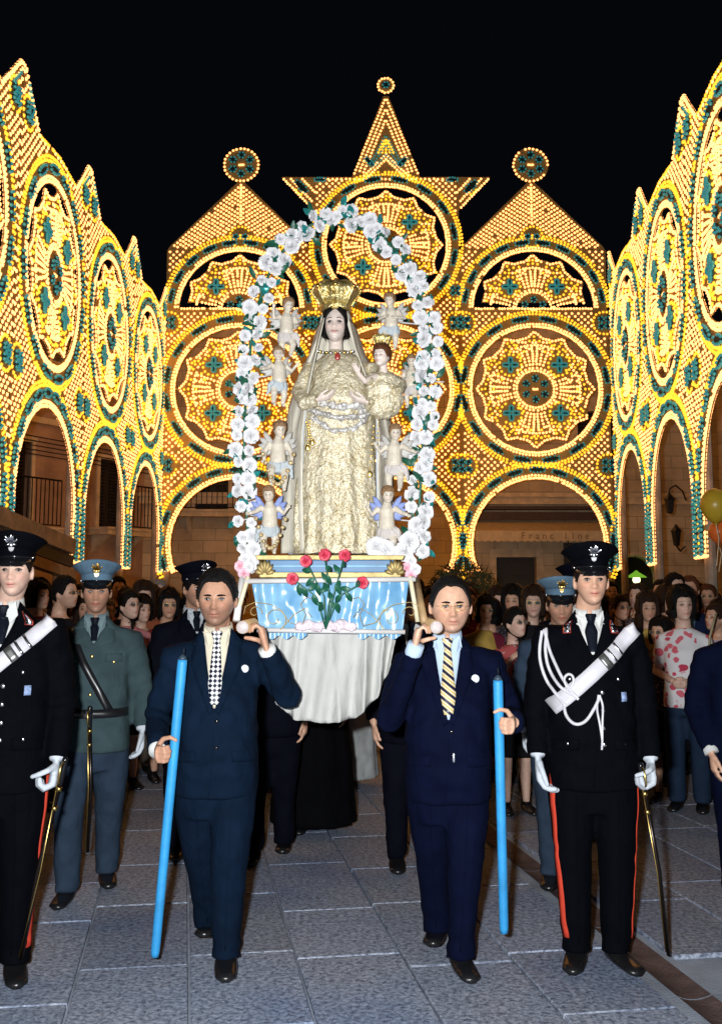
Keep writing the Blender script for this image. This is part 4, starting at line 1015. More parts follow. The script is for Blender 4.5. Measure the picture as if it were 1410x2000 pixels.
def lapels(p, mat, zb, on='jacket', wide=.115, spread=.062, notch=True, name='lapel'):
    zn = p.H - .276
    for sx in (-1, 1):
        p.strip(name, on, [(sx * spread * .98, zn + .02), (sx * spread * .55, (zn + zb) / 2), (sx * .002, zb)], [(sx * (spread + .028), zn + .022), (sx * wide, zn - .12), (sx * .02, zb - .015)], mat, .010, 12, 3, thick=.006)
        p.strip('coat_collar', on, [(sx * spread * 1.0, zn + .03), (sx * spread * .86, zn - .045)], [(sx * (spread + .034), zn + .03), (sx * (spread + .052), zn - .05)], mat, .014, 5, 2, thick=.006)
def cap(p, crown_mat, band_mat, visor_mat, emblem='silver', flare=.136, rise=.03, tip=-.06, piping=None):
    Mr = p.HR @ Matrix.Rotation(tip, 3, 'X')
    def hp(x, y, z): return Mr @ (V3(x, y, z) * p.hs) + p.hc
    rt = empty('cap', (0, 0, 0), 0, p.root); n = 40
    def ringf(rx, ry, z, fr=0): return [hp(rx * math.sin(a), -ry * math.cos(a) + .004, z + fr * max(0, math.cos(a)) ** 1.5) for a in np.linspace(0, TAU, n + 1)[:-1]]
    m = MB(); m.loft([ringf(.083, .101, .046, 0), ringf(.085, .103, .062, 0), ringf(.086, .104, .088, .004)], False); o = m.build('cap_band', band_mat, rt, True)
    m = MB(); m.loft([ringf(.0855, .1035, .087, .004), ringf(.100, .116, .104, rise * .4), ringf(.122, .138, .122, rise * .75), ringf(flare, flare * 1.1, .132, rise), ringf(flare * .985, flare * 1.085, .138, rise), ringf(flare * .8, flare * .86, .144, rise * .75), ringf(flare * .3, flare * .32, .148, rise * .3)]); m.build('cap_crown', crown_mat, rt, True)
    if piping:
        for z, r_, fr in ((.088, .0875, .004),): m = MB(); m.tube([hp(r_ * math.sin(a), -(r_ + .018) * math.cos(a) + .004, z + fr * max(0, math.cos(a))) for a in np.linspace(0, TAU, 41)], .002, 5); m.build('cap_piping', piping, rt, True)
    m = MB(); rows = []
    for t in np.linspace(-1.15, 1.15, 17):
        e = math.cos(t / 1.15 * math.pi / 2) ** .7; row = []
        for q in (0, .5, 1): row.append(hp((.085 + .020 * q * e) * math.sin(t), -(.103 + .052 * q * e) * math.cos(t) + .004, .052 - .036 * q * e - .008 * q * q * e))
        rows.append(row)
    top = [a for r in rows for a in r]; bot = [a - Mr @ V3(0, 0, .004) for a in top]; N_ = len(top); fs = []
    for i in range(16):
        for j in range(2): a = i * 3 + j; fs += [(a, a + 1, a + 4, a + 3), (a + N_, a + 3 + N_, a + 4 + N_, a + 1 + N_)]
        fs.append((i * 3 + 2, i * 3 + 2 + N_, i * 3 + 5 + N_, i * 3 + 5))
    m.add(top + bot, fs); m.build('visor', visor_mat, rt, True, fix=True)
    m = MB(); m.tube([hp(.088 * math.sin(t), -.107 * math.cos(t) + .003, .054) for t in np.linspace(-1.2, 1.2, 20)], .0045, 6, .6); m.build('chin_strap', visor_mat, rt, True)
    for sx in (-1, 1): m = MB(); m.ell(hp(sx * .083, -.045, .055), (.006, .006, .006), 8, 6); m.build('cap_button', M_SILVER, rt, True)
    em = {'silver': M_SILVER, 'gold': M_GOLD}[emblem]; c0 = Mr
    def ep(x, z): 
        t_ = (z - .088) / .045; y = -(.108 + max(0, min(1, t_)) * (flare * 1.1 - .105)) - .006
        return hp(x, y, z + .004)
    # flaming badge: a ball with curled flames and two ribbons
    m = MB(); m.ell(ep(0, .100), (.010, .005, .010), 12, 8, Mr); m.build('badge_ball', em, rt, True)
    for k, (dx, dz, ln) in enumerate(((-.030, .020, 1), (-.018, .034, 1.1), (0, .042, 1.2), (.018, .034, 1.1), (.030, .020, 1), (-.022, -.004, .8), (.022, -.004, .8))):
        m = MB(); m.tube([ep(dx * .15, .106 if dz > 0 else .1), ep(dx * .55, .104 + dz * .5), ep(dx * .85 + .004 * (-1) ** k, .104 + dz * .85), ep(dx, .104 + dz)], [.005, .0062, .0045, .001], 6, .6); m.build('badge_flame', em, rt, True)
    m = MB(); m.add([ep(-.013, .090), ep(.013, .090), ep(.009, .076), ep(0, .070), ep(-.009, .076)], [(0, 4, 3, 2, 1)]); m.build('badge_shield', em, rt)
    return rt
def shoulder_strap(p, sx, mat, edge):
    L = [(sx * .085 * p.k, p.H - .293), (sx * .20 * p.k, p.H - .345)]
    p.strip('shoulder_strap', 'jacket', [V3(sx * .09 * p.k, -.03, 0), V3(sx * .195 * p.k, -.03, 0)], [V3(sx * .09 * p.k, .035, 0), V3(sx * .195 * p.k, .035, 0)], mat, .006, 6, 3, d=(0, 0, -1), thick=.003) if False else None

def leg(kx, ky, kz, ax, ay, az=.10, yaw=0, pitch=0): return dict(kn=V3(kx, ky, kz), an=V3(ax, ay, az), yaw=yaw, pitch=pitch)

# ---- bearer on the left, navy suit, chequered tie ---------------------
def bearer_left():
    p = Person((at(415, 1900, 4.88).x, 4.88, 0), R(4), 1.70, dict(yaw=R(-4), tilt=R(2), jaw=1.25, wid=1.08, nose=1.15, hx=-.005, peak=.2, age=1.2, arch=.35), SKIN_D)
    p.head(); p.torso_core()
    arms = {'l': dict(sh=V3(-.20, .015, 1.335), el=V3(-.258, .02, 1.07), wr=V3(-.232, -.215, .945), d=(.18, -1, -.05), n=(1, .15, .1), s=1, curl=(.75, 1.35, .9), thumb='grip', cuff=C_WHITE, cufflen=-.006),
            'r': dict(sh=V3(.205, .015, 1.335), el=V3(.315, -.16, 1.165), wr=V3(.222, -.30, 1.372), d=(-.28, .02, 1), n=(-1, 0, -.25), s=-1, curl=(.65, 1.3, .9), thumb='grip', cuff=C_WHITE, cufflen=-.004)}
    legs = [leg(-.070, .12, .47, -.042, .36, .115, R(-4), R(-14)), leg(.070, -.09, .50, .058, -.03, .10, R(3))]
    dress(p, arms, legs, C_NAVY, C_NAVY, .95, .025, 1.0, .75)
    collar_tie(p, C_CREAMSH, M_CHECK, 1.115, tieend=1.13); lapels(p, C_NAVY, 1.10)
    p.finish_body(beard=.85, lips=.5, brows=HAIR_K); p.hair(HAIR_K, 'short', .076, -.018, -.07, .0125, 2)
    b = p.hit('jacket', .125, 1.275, .006); m = MB(); m.ell(b, (.017, .004, .017), 16, 8); m.build('lapel_pin', plain('white_enamel', (.75, .8, .85), .2, var=.05), p.root, True)
    for z in (1.06, .95): p.button('jacket', .012, z, .009, M_BLKLEATHER)
    tag(p.root, 'man in navy suit, cream shirt and chequered tie carrying the left pole', 'person'); return p
# ---- bearer on the right, midnight suit, striped tie, glasses ----------
def bearer_right():
    p = Person((at(880, 1900, 4.88).x, 4.88, 0), R(-4), 1.67, dict(yaw=R(6), tilt=R(3), jaw=1.5, wid=1.15, nose=1.05, hx=.015, peak=.1, age=1.0, arch=.5), SKIN)
    p.head(); p.torso_core()
    arms = {'l': dict(sh=V3(-.195, .015, 1.31), el=V3(-.255, -.10, 1.055), wr=V3(-.142, -.28, 1.365), d=(.22, -.02, 1), n=(1, 0, -.2), s=1, curl=(.65, 1.3, .9), thumb='grip', cuff=C_LBLUE, cufflen=-.03),
            'r': dict(sh=V3(.20, .015, 1.31), el=V3(.275, .045, 1.06), wr=V3(.272, -.21, 1.06), d=(-.18, -1, -.05), n=(-1, .15, .1), s=-1, curl=(.75, 1.35, .9), thumb='grip', cuff=C_LBLUE, cufflen=.01)}
    legs = [leg(-.080, .10, .47, -.062, .28, .11, R(-6), R(-10)), leg(.066, -.08, .49, .040, -.04, .10, R(14))]
    dress(p, arms, legs, C_NAVY2, C_NAVY2, 1.0, .045, 1.02, .74, seed=3)
    collar_tie(p, C_LBLUE, M_STRIPE, 1.07, tieend=1.09, spread=.066, tie_w=.042); lapels(p, C_NAVY2, 1.055, spread=.066)
    p.finish_body(beard=.45, lips=.6, brows=HAIR_K); p.hair(HAIR_K, 'short', .086, -.016, -.07, .0095, 5)
    m = MB(); g = empty('glasses', (0, 0, 0), 0, p.root)
    for sx in (-1, 1):
        m = MB(); m.tube([p.hp(sx * .032 + .021 * math.cos(a), -.100 + .004 * abs(math.cos(a)), -.004 + .014 * math.sin(a)) for a in np.linspace(0, TAU, 21)], .0009, 5); m.build('rim', M_GOLD, g, True)
        m = MB(); m.tube([p.hp(sx * .053, -.096, .0), p.hp(sx * .074, -.07, .002), p.hp(sx * .082, .01, .0)], .0012, 5); m.build('temple', M_GOLD, g, True)
    m = MB(); m.tube([p.hp(-.011, -.102, .0), p.hp(0, -.106, .003), p.hp(.011, -.102, .0)], .0012, 5); m.build('bridge', M_GOLD, g, True)
    b = p.hit('jacket', .118, 1.235, .006); m = MB(); m.ell(b, (.018, .004, .018), 16, 8); m.build('lapel_pin', MATS['white_enamel'], p.root, True)
    m = MB(); m.ell(p.hit('jacket', .02, .915, .004), (.008, .005, .022), 10, 8); m.build('keyring_tag', M_SILVER, p.root, True)
    p.button('jacket', .012, 1.02, .009, M_BLKLEATHER)
    tag(p.root, 'man with glasses in midnight suit and yellow striped tie carrying the right pole', 'person'); return p
# ---- parade uniforms ---------------------------------------------------
def parade(loc, rz, H, P, label, skin, cords, seed):
    p = Person(loc, rz, H, P, skin); k = p.k; p.head(); p.torso_core()
    arms = {'l': dict(sh=V3(-.196 * k, .015, 1.395 * k), el=V3(-.238 * k, .03, 1.09 * k), wr=V3(-.240 * k, -.05, .875 * k), d=(.10, -.12, -1), n=(1, -.2, .1), s=1, curl=(.5, .6, .4), size=1.08),
            'r': dict(sh=V3(.196 * k, .015, 1.395 * k), el=V3(.238 * k, .03, 1.09 * k), wr=V3(.240 * k, -.07, .865 * k), d=(-.10, -.22, -1), n=(-1, -.2, .1), s=-1, curl=(1.0, 1.2, .7), thumb='grip', size=1.08)}
    legs = [leg(-.095, -.01, .50 * k, -.085, .02, .10, R(-14)), leg(.095, -.01, .50 * k, .085, .02, .10, R(16))]
    dress(p, arms, legs, C_BLACK, C_BLACK, .96, .0, .94, .74, gloves=('l', 'r'), seed=seed, drop=.2)
    H_ = H; zb = H - .44
    collar_tie(p, C_WHITE, C_TIEB, zb, spread=.070, tie_w=.036); lapels(p, C_BLACK, zb - .01, spread=.070, wide=.11)
    p.finish_body(beard=.2, lips=1.0, brows=HAIR_K); p.hair(HAIR_K, 'short', .05, -.015, -.06, .006, seed)
    cap(p, C_BLACK, C_BLACK, M_BLKLEATHER, piping=None)
    for sx in (-1, 1):                    # collar patches
        x0 = sx * .098
        p.strip('collar_patch', 'jacket', [(x0 - sx * .012, H - .29), (x0 - sx * .006, H - .345)], [(x0 + sx * .016, H - .292), (x0 + sx * .022, H - .347)], M_SILVER, .024, 4, 2)
        p.strip('collar_patch_edge', 'jacket', [(x0 - sx * .014, H - .288), (x0 - sx * .008, H - .347)], [(x0 + sx * .018, H - .290), (x0 + sx * .024, H - .349)], M_RED, .0205, 4, 2)
    # white cross belt, high on the image-right shoulder
    Lb = [(.198 * k, H - .325), (.10, H - .425), (-.03, H - .54), (-.185, H - .672)]; wv = (.020, .026)
    bt = p.strip('cross_belt', 'jacket', [(x - wv[0], z + wv[1]) for x, z in Lb], [(x + wv[0], z - wv[1]) for x, z in Lb], M_BELTW, .0115, 26, 3, thick=.002)
    for (x, z) in ((.112, H - .413), (.082, H - .441)):
        p.strip('belt_keeper', 'jacket', [(x - wv[0] * 1.05 - .004, z + wv[1] * 1.05 - .005), (x - wv[0] * 1.05 + .003, z + wv[1] * 1.05 + .003)], [(x + wv[0] * 1.05 - .004, z - wv[1] * 1.05 - .005), (x + wv[0] * 1.05 + .003, z - wv[1] * 1.05 + .003)], M_GOLD if False else M_SILVER, .020, 2, 4, bt)
    p.strip('belt_buckle', 'jacket', [(.040 - .022, H - .479 + .027), (.066 - .022, H - .456 + .027)], [(.040 + .022, H - .479 - .027), (.066 + .022, H - .456 - .027)], plain('dull_steel', (.25, .25, .24), .4, .8), .019, 3, 3, bt)
    for z in (H - .60, H - .675, H - .75, H - .82): p.button('jacket', .03, z, .011, M_SILVER)
    for sx in (-1, 1): p.button('jacket', sx * .105, H - .545, .008, M_SILVER); p.button('jacket', sx * .12, H - .82, .008, M_SILVER)
    p.strip('name_badge', 'jacket', [(.115, H - .60), (.115, H - .64)], [(.140, H - .60), (.140, H - .64)], plain('ribbon_badge', (.25, .34, .55), .5, var=.5, vscale=90), .006, 2, 2)
    # red stripe down each trouser seam
    for sx, L in zip((-1, 1), legs):
        tz = [.80 * k, .6 * k, .42 * k, .25 * k, .12 * k]; hipx = .085 * k; kn, an = L['kn'], L['an']
        def cx(z): return (hipx * sx + (kn.x - hipx * sx) * (.86 * k - z) / (.86 * k - kn.z)) if z > kn.z else kn.x + (an.x - kn.x) * (kn.z - z) / (kn.z - an.z)
        d = (-sx * .90, .43, 0) if sx < 0 else (-1, .05, 0)
        e = V3(d[1], -d[0], 0) * .017
        p.strip('seam_stripe', 'trousers', [V3(cx(z) + sx * .0, .0, z) - e for z in tz], [V3(cx(z), .0, z) + e for z in tz], M_RED, .004, 22, 2, d=d)
    if cords:
        ag = empty('aiguillette', (0, 0, 0), 0, p.root)
        def path(pts, r=.0075, up=.012):
            q = [Vector(a) for a in pts]
            for _ in range(3): q = [q[0]] + [v for a, b in zip(q[:-1], q[1:]) for v in (a.lerp(b, .25), a.lerp(b, .75))] + [q[-1]]
            out = [p.hit('jacket', v.x, v.y, up) for v in q]; out = [o for o in out if o is not None]
            m = MB(); m.tube(out, r, 7); m.build('cord', M_BELTW, ag, True)
        path([(-.215, H - .34, 0), (-.232, H - .45, 0), (-.205, H - .55, 0), (-.165, H - .61, 0), (-.13, H - .66, 0)])
        path([(-.195, H - .33, 0), (-.205, H - .45, 0), (-.175, H - .54, 0), (-.14, H - .59, 0), (-.08, H - .62, 0)])
        path([(-.205, H - .335, 0), (-.185, H - .42, 0), (-.15, H - .52, 0), (-.115, H - .58, 0), (-.075, H - .63, 0)])
        path([(-.12, H - .58, 0), (-.135, H - .545, 0), (-.115, H - .52, 0), (-.092, H - .53, 0), (-.092, H - .565, 0), (-.12, H - .59, 0)], .006, .018)
        path([(-.135, H - .66, 0), (-.125, H - .71, 0), (-.09, H - .74, 0), (-.04, H - .72, 0), (-.005, H - .66, 0), (.015, H - .62, 0)])
        path([(.012, H - .61, 0), (.0, H - .66, 0), (.012, H - .72, 0), (.02, H - .80, 0)], .005); path([(.016, H - .61, 0), (.03, H - .66, 0), (.024, H - .73, 0), (.018, H - .84, 0)], .005)
    tag(p.root, label, 'person'); return p, arms
def sabre(name, a, b, label, flip=1):
    """scabbard from grip a to tip b, with hilt guard"""
    rt = empty(name, b); a = Vector(a) - b; d = a.normalized(); up = a + d * .10; c = V3(0, -.02, 0)
    m = MB(); m.tube([V3(0, 0, 0), a * .5 + V3(.012 * flip, 0, 0), a], [.008, .010, .011], 10); m.build('scabbard', plain('scabbard_steel', (.03, .022, .02), .25, .8), rt, True)
    m = MB(); m.tube([a * .02 + V3(-.011, -.004, 0), a * .5 + V3(.001, -.011, 0), a + V3(-.009, -.008, 0)], .0028, 6); m.build('brass_edge', M_GOLD, rt, True)
    m = MB(); m.tube([a, up], [.012, .014], 10, round_ends=True); m.build('grip', M_BLKLEATHER, rt, True)
    m = MB(); m.tube([a + d * .0, a + V3(0, -.045, 0) + d * .02, a + V3(0, -.05, 0) + d * .08, up], .005, 6); m.build('hand_guard', M_GOLD, rt, True)
    for t in (.97, .86): m = MB(); m.tube([a * t - d * .008, a * t + d * .008], .0135, 10); m.build('ring_mount', M_GOLD, rt, True)
    tag(rt, label, 'sabre')
def candle(name, top, bot, label):
    rt = empty(name, bot); v = Vector(top) - Vector(bot); d = v.normalized(); m = MB(); n = 14
    m.tube([V3(0, 0, 0), d * .02] + [v * t for t in np.linspace(.05, .985, n)] + [v], [.016, .0185] + [.0190 + .0018 * t for t in np.linspace(0, 1, n)] + [.0195], 20); m.build('wax_shaft', plain('blue_wax', (.030, .29, .62), .5, var=.22, vscale=7, bump=.25, bscale=22), rt, True)
    m = MB(); m.tube([v, v + d * .012, v + d * .02], [.0195, .013, .004], 14); m.build('wax_top', plain('blue_wax_scorched', (.03, .06, .09), .5), rt, True)
    m = MB(); m.tube([v + d * .015, v + d * .035 + V3(.003, 0, 0), v + d * .05], .0022, 6); m.build('wick', M_IRON, rt, True); tag(rt, label, 'candle')

bearer_left(); bearer_right()
pr, ar = parade((at(1166, 1880, 4.92).x, 4.92, 0), R(-3), 1.775, dict(hs=.95, jaw=.95, wid=.98, tilt=R(-2), hx=.012, neck=1.0), 'officer in black parade uniform with white cross belt and cords, right of the bearers', SKIN, True, 11)
pl_, al = parade((at(-14, 1900, 4.76).x, 4.76, 0), R(4), 1.815, dict(hs=.95, jaw=.9, wid=.96, tilt=R(-1), yaw=R(2), hx=.035), 'officer in black parade uniform with white cross belt at the left edge', SKIN_L, False, 12)
candle('processional_candle', at(357, 1288, 4.60), at(303, 1868, 4.70), 'long blue candle held upright by the man with chequered tie')
candle('processional_candle', at(972, 1328, 4.61), at(984, 1822, 4.72), 'long blue candle held upright by the man with glasses')
sabre('parade_sabre', at(1257, 1540, 4.80), at(1305, 1866, 4.86), 'dark sabre held point down by the right officer')
sabre('parade_sabre', at(118, 1530, 4.67), at(42, 1876, 4.73), 'brass edged sabre held point down by the officer at the left edge', -1)
# ------------------------------------------------------------------ litter, statue, flowers
def satin_mat():
    m, nt, b = nmat('blue_satin'); tc = N(nt, 'ShaderNodeTexCoord'); n1 = N(nt, 'ShaderNodeTexNoise', Scale=6.0, Detail=3.0); nt.links.new(tc.outputs['Object'], n1.inputs['Vector'])
    nt.links.new(ramp(nt, n1.outputs['Fac'], [(.3, (.09, .26, .46)), (.7, (.26, .48, .66))]), b.inputs['Base Color']); b.inputs['Roughness'].default_value = .26; b.inputs['Specular IOR Level'].default_value = .9; b.inputs['Sheen Weight'].default_value = .2
    return m
def brocade(name, c0, c1, c2, metal=.4, rough=.42, sc=110.0):
    m, nt, b = nmat(name); tc = N(nt, 'ShaderNodeTexCoord')
    v = N(nt, 'ShaderNodeTexVoronoi', Scale=sc); nt.links.new(tc.outputs['Object'], v.inputs['Vector']); n1 = N(nt, 'ShaderNodeTexNoise', Scale=22.0, Detail=8.0, Roughness=.7, Distortion=1.2); nt.links.new(tc.outputs['Object'], n1.inputs['Vector'])
    mu = N(nt, 'ShaderNodeMath', operation='MULTIPLY'); nt.links.new(v.outputs['Distance'], mu.inputs[0]); nt.links.new(n1.outputs['Fac'], mu.inputs[1])
    ad = N(nt, 'ShaderNodeMath', operation='ADD'); nt.links.new(mu.outputs[0], ad.inputs[0]); nt.links.new(n1.outputs['Fac'], ad.inputs[1])
    nt.links.new(ramp(nt, ad.outputs[0], [(.38, c0), (.58, c1), (.82, c2)]), b.inputs['Base Color']); b.inputs['Metallic'].default_value = metal; b.inputs['Roughness'].default_value = rough
    bp = N(nt, 'ShaderNodeBump', Strength=.8, Distance=.006); nt.links.new(ad.outputs[0], bp.inputs['Height']); nt.links.new(bp.outputs[0], b.inputs['Normal']); return m
M_SATIN = satin_mat(); M_BROC = brocade('gold_brocade', (.17, .13, .06), (.48, .39, .22), (.72, .64, .47)); M_SILVBROC = brocade('silver_lace', (.16, .14, .12), (.42, .38, .34), (.66, .64, .62), .35, .4, 80)
M_CROWN = brocade('filigree_gold', (.25, .14, .03), (.72, .48, .12), (.95, .80, .38), .85, .28, 70); M_VEIL = cloth('gold_shot_veil', (.66, .61, .50), .15, wr=.3, rough=.55); M_LINING = cloth('pale_blue_lining', (.55, .60, .68), .08, wr=.3)
M_BASEBLUE = plain('blue_lacquer', (.03, .13, .27), .5, var=.2, vscale=6); M_GILT = plain('worn_gilding', (.40, .30, .12), .55, .5, var=.35, vscale=14, bump=.3, bscale=50); M_CREAMP = plain('cream_paint', (.70, .62, .42), .45, var=.12); M_WHITEP = plain('white_paint', (.62, .60, .58), .4, var=.08)
M_DRAPE = cloth('white_drape_cloth', (.46, .455, .43), .06, wr=.4); M_PORC = skin_mat('porcelain', (.70, .58, .51), .35); M_ROSE = plain('white_silk_petal', (.66, .65, .66), .6, var=.1, vscale=30); M_REDROSE = plain('red_silk_petal', (.50, .035, .07), .55, var=.3, vscale=40); M_GREENLEAF = plain('dark_silk_leaf', (.012, .10, .055), .45, var=.4, vscale=30); M_TEALLEAF = plain('glitter_teal_leaf', (.025, .28, .27), .25, .4, var=.4, vscale=60); M_PINK = plain('pink_ribbon', (.72, .38, .45), .5, var=.15)
M_POLEW = plain('carrying_pole_wood', (.42, .27, .13), .5, var=.25, vscale=9, bump=.2); M_POLEEND = plain('pole_end_grain', (.55, .47, .45), .7, var=.2, vscale=60)
LC = at(652, 1130, 5.0).x                      # litter axis
# poles
for X, w_ in ((-.475, 'left'), (.30, 'right')):
    pass
lt = empty('processional_litter', (LC, 5.25, 0))
for X in (-.490, .312):
    m = MB(); x = X - LC; m.tube([(x, 4.51 - 5.25, 1.463), (x, 7.3 - 5.25, 1.463)], .027, 14); o = m.build('carrying_pole', M_POLEW, lt, True)
    m = MB(); m.tube([(x, 4.506 - 5.25, 1.463), (x, 4.52 - 5.25, 1.463)], [.0255, .0262], 14); m.build('end_grain', M_POLEEND, o, True)
YF = 4.93
def lp(px, py, Y=YF): v = at(px, py, Y); return V3(v.x - LC, Y - 5.25, v.z)
tl, tr_, br_, bl = lp(492, 1138), lp(798, 1134), lp(786, 1234), lp(508, 1230)
# blue satin front, gathered
m = MB(); nu, nv = 90, 14; vs = []
for i in range(nv + 1):
    for j in range(nu + 1):
        u, v = j / nu, i / nv; p = tl.lerp(tr_, u).lerp(bl.lerp(br_, u), v)
        f = .011 * math.sin(u * 46 + 2.2 * math.sin(u * 9 + v * 1.5)) * (.45 + .55 * math.cos(v * 2.2 - .3) ** 2) + .012 * noise.noise(V3(u * 7, v * 3, 2)) + .006 * noise.noise(V3(u * 22, v * 8, 5))
        vs.append(p + V3(0, f, 0))
m.add(vs, [(i * (nu + 1) + j, (i + 1) * (nu + 1) + j, (i + 1) * (nu + 1) + j + 1, i * (nu + 1) + j + 1) for i in range(nv) for j in range(nu)]); o = m.build('satin_front', M_SATIN, lt, True)
m = MB(); m.add([tl + V3(0, .05, 0), tr_ + V3(0, .05, 0), br_ + V3(0, .05, 0), bl + V3(0, .05, 0), tl + V3(0, .72, 0), tr_ + V3(0, .72, 0), br_ + V3(0, .72, 0), bl + V3(0, .72, 0)], [(0, 3, 2, 1), (4, 5, 6, 7), (0, 1, 5, 4), (3, 7, 6, 2), (0, 4, 7, 3), (1, 2, 6, 5)]); m.build('litter_box', M_SATIN, lt)
def bar(a, b, r, mat, name, flat=1.0): m = MB(); m.tube([a, b], r, 8, flat); return m.build(name, mat, lt, True)
fo = V3(0, -.028, 0)
bar(tl + fo + V3(-.03, 0, .006), tr_ + fo + V3(.03, 0, .006), .012, M_WHITEP, 'top_rail'); bar(bl + fo + V3(-.01, 0, 0), br_ + fo + V3(.01, 0, 0), .011, M_WHITEP, 'bottom_rail')
for a, b in ((lp(486, 1126), lp(461, 1212)), (lp(800, 1126), lp(815, 1214))): bar(a + fo, b + fo, .011, M_CREAMP, 'splayed_strut')
for a, b in ((lp(478, 1092, 5.1), lp(462, 1212, 4.85)), (lp(812, 1128, 5.1), lp(829, 1216, 4.85))): bar(a, b, .016, M_POLEW if a.x > 0 else M_WHITEP, 'side_brace')
# fabric edge hanging under the rail
for px0, px1 in ((525, 600), (700, 782)):
    m = MB(); n = 24; vs = []
    for i in (0, 1):
        for j in range(n + 1):
            u = j / n; p = lp(px0 + (px1 - px0) * u, 1236 + i * (9 + 4 * math.sin(u * 17))); vs.append(p + V3(0, -.012 + .008 * math.sin(u * 30), 0))
    m.add(vs, [(j, n + 1 + j, n + 2 + j, j + 1) for j in range(n)]); m.build('satin_fringe', M_SATIN, lt, True)
# wire scrolls
def scroll(pts, name='wire_scroll'):
    m = MB(); m.tube([lp(*p) + V3(0, -.045, 0) for p in pts], .0019, 6); m.build(name, M_GILT, lt, True)
def spiral(cx, cy, r0, r1, a0, a1, n=26): return [(cx + (r0 + (r1 - r0) * t) * math.cos(a0 + (a1 - a0) * t), cy + (r0 + (r1 - r0) * t) * math.sin(a0 + (a1 - a0) * t)) for t in np.linspace(0, 1, n)]
for sx, c in ((1, 540), (-1, 760)):
    scroll([(c + sx * (x - 540), y) for x, y in spiral(538, 1208, 6, 24, 0, 7.4) + [(575, 1200), (596, 1188), (610, 1205)]])
    scroll([(c + sx * (x - 540), y) for x, y in [(478, 1200), (482, 1184), (500, 1176), (530, 1180), (552, 1192), (566, 1215), (590, 1222)]]); scroll([(c + sx * (x - 540), y) for x, y in spiral(500, 1196, 4, 14, 1, 6.5)])
    scroll([(c + sx * (x - 540), y) for x, y in [(590, 1224), (598, 1200), (588, 1180), (600, 1166), (618, 1172)]])
# white plinth for the rose vase
m = MB(); 
for k in range(7): m.ell(lp(588 + k * 16, 1224 - 5 * (k % 2)) + V3(0, -.045, 0), (.03, .018, .022), 10, 7)
me = sculpt('tulle_bow', m, .005, 1); wrinkle(me, .010, 45, 1, 2); link('tulle_bow', me, plain('pale_tulle', (.62, .52, .56), .8, var=.2, vscale=50), lt)
# platform with blue frieze and gilt mouldings
def frust(name, x0, x1, z0, z1, x0b, x1b, y0, y1, mat, bev=.004):
    m = MB(); m.add([(x0, y0, z0), (x1, y0, z0), (x1, y1, z0), (x0, y1, z0), (x0b, y0 + .0, z1), (x1b, y0 + .0, z1), (x1b, y1, z1), (x0b, y1, z1)], [(0, 3, 2, 1), (4, 5, 6, 7), (0, 1, 5, 4), (1, 2, 6, 5), (2, 3, 7, 6), (3, 0, 4, 7)]); return m.build(name, mat, lt, bevel=bev)
pz = [at(652, y, 5.0).z for y in (1128, 1118, 1094, 1085)]; xl, xr = at(500, 1100, 5.0).x - LC, at(790, 1100, 5.0).x - LC
frust('gilt_base_moulding', xl + .02, xr - .02, pz[0], pz[1], xl + .02, xr - .02, 4.96 - 5.25, 5.64 - 5.25, M_GILT)
frust('blue_frieze', xl + .06, xr - .06, pz[1], pz[2], xl + .05, xr - .05, 4.985 - 5.25, 5.62 - 5.25, M_BASEBLUE)
frust('frieze_fillet', xl + .05, xr - .05, (pz[1] + pz[2]) / 2 - .004, (pz[1] + pz[2]) / 2 + .004, xl + .05, xr - .05, 4.975 - 5.25, 5.0 - 5.25, plain('pale_blue_fillet', (.20, .40, .55), .6), .002)
frust('gilt_top_moulding', xl + .01, xr - .01, pz[2], pz[3], xl, xr, 4.95 - 5.25, 5.66 - 5.25, M_GILT)
for x in (xl + .045, xr - .045):
    for k in range(7):
        a = -1.3 + 2.6 * k / 6; m = MB(); m.tube([(x, 4.97 - 5.25, pz[0] + .012), (x + .035 * math.sin(a), 4.955 - 5.25, pz[0] + .012 + .05 * math.cos(a)), (x + .045 * math.sin(a), 4.975 - 5.25, pz[0] + .012 + .068 * math.cos(a))], [.006, .011, .006], 8); m.build('shell_lobe', M_GILT, lt, True)
tag(lt, 'litter with blue satin front, white rails and two carrying poles', 'litter')
# white drape under the litter
dr = MB(); nu, nv = 80, 26; vs = []; hem = [(0, 528, 1325), (.1, 540, 1378), (.28, 575, 1406), (.5, 640, 1414), (.68, 695, 1404), (.84, 738, 1362), (.94, 757, 1318), (1, 772, 1262)]
def hemp(u):
    for a, b in zip(hem[:-1], hem[1:]):
        if u <= b[0]: t = (u - a[0]) / (b[0] - a[0]); return a[1] + (b[1] - a[1]) * t, a[2] + (b[2] - a[2]) * t
for i in range(nv + 1):
    for j in range(nu + 1):
        u, v = j / nu, i / nv; hx, hy = hemp(u); px = (522 + 256 * u) * (1 - v) + hx * v; py = 1226 * (1 - v) + hy * v; q = at(px, py, 5.02)
        f = (  .062 * (abs(math.sin(u * 19 + 1.7 * math.sin(u * 6 + v * .8))) ** .7 - .5) + .014 * math.sin(u * 47 + v * 3) + .035 * noise.noise(V3(u * 6, v * 1.2, 9))) * (.25 + .75 * v) + .004 * math.sin(u * 120) * (v > .97)
        vs.append((q.x, 5.02 + f + .05 * (2 * u - 1) ** 2, q.z))
dr.add(vs, [(i * (nu + 1) + j, (i + 1) * (nu + 1) + j, (i + 1) * (nu + 1) + j + 1, i * (nu + 1) + j + 1) for i in range(nv) for j in range(nu)]); do_ = dr.build('hanging_drape', M_DRAPE, None, True)
md = do_.modifiers.new('t', 'SOLIDIFY'); md.thickness = .004; tag(do_, 'white cloth drape hanging in folds under the litter', 'drape')

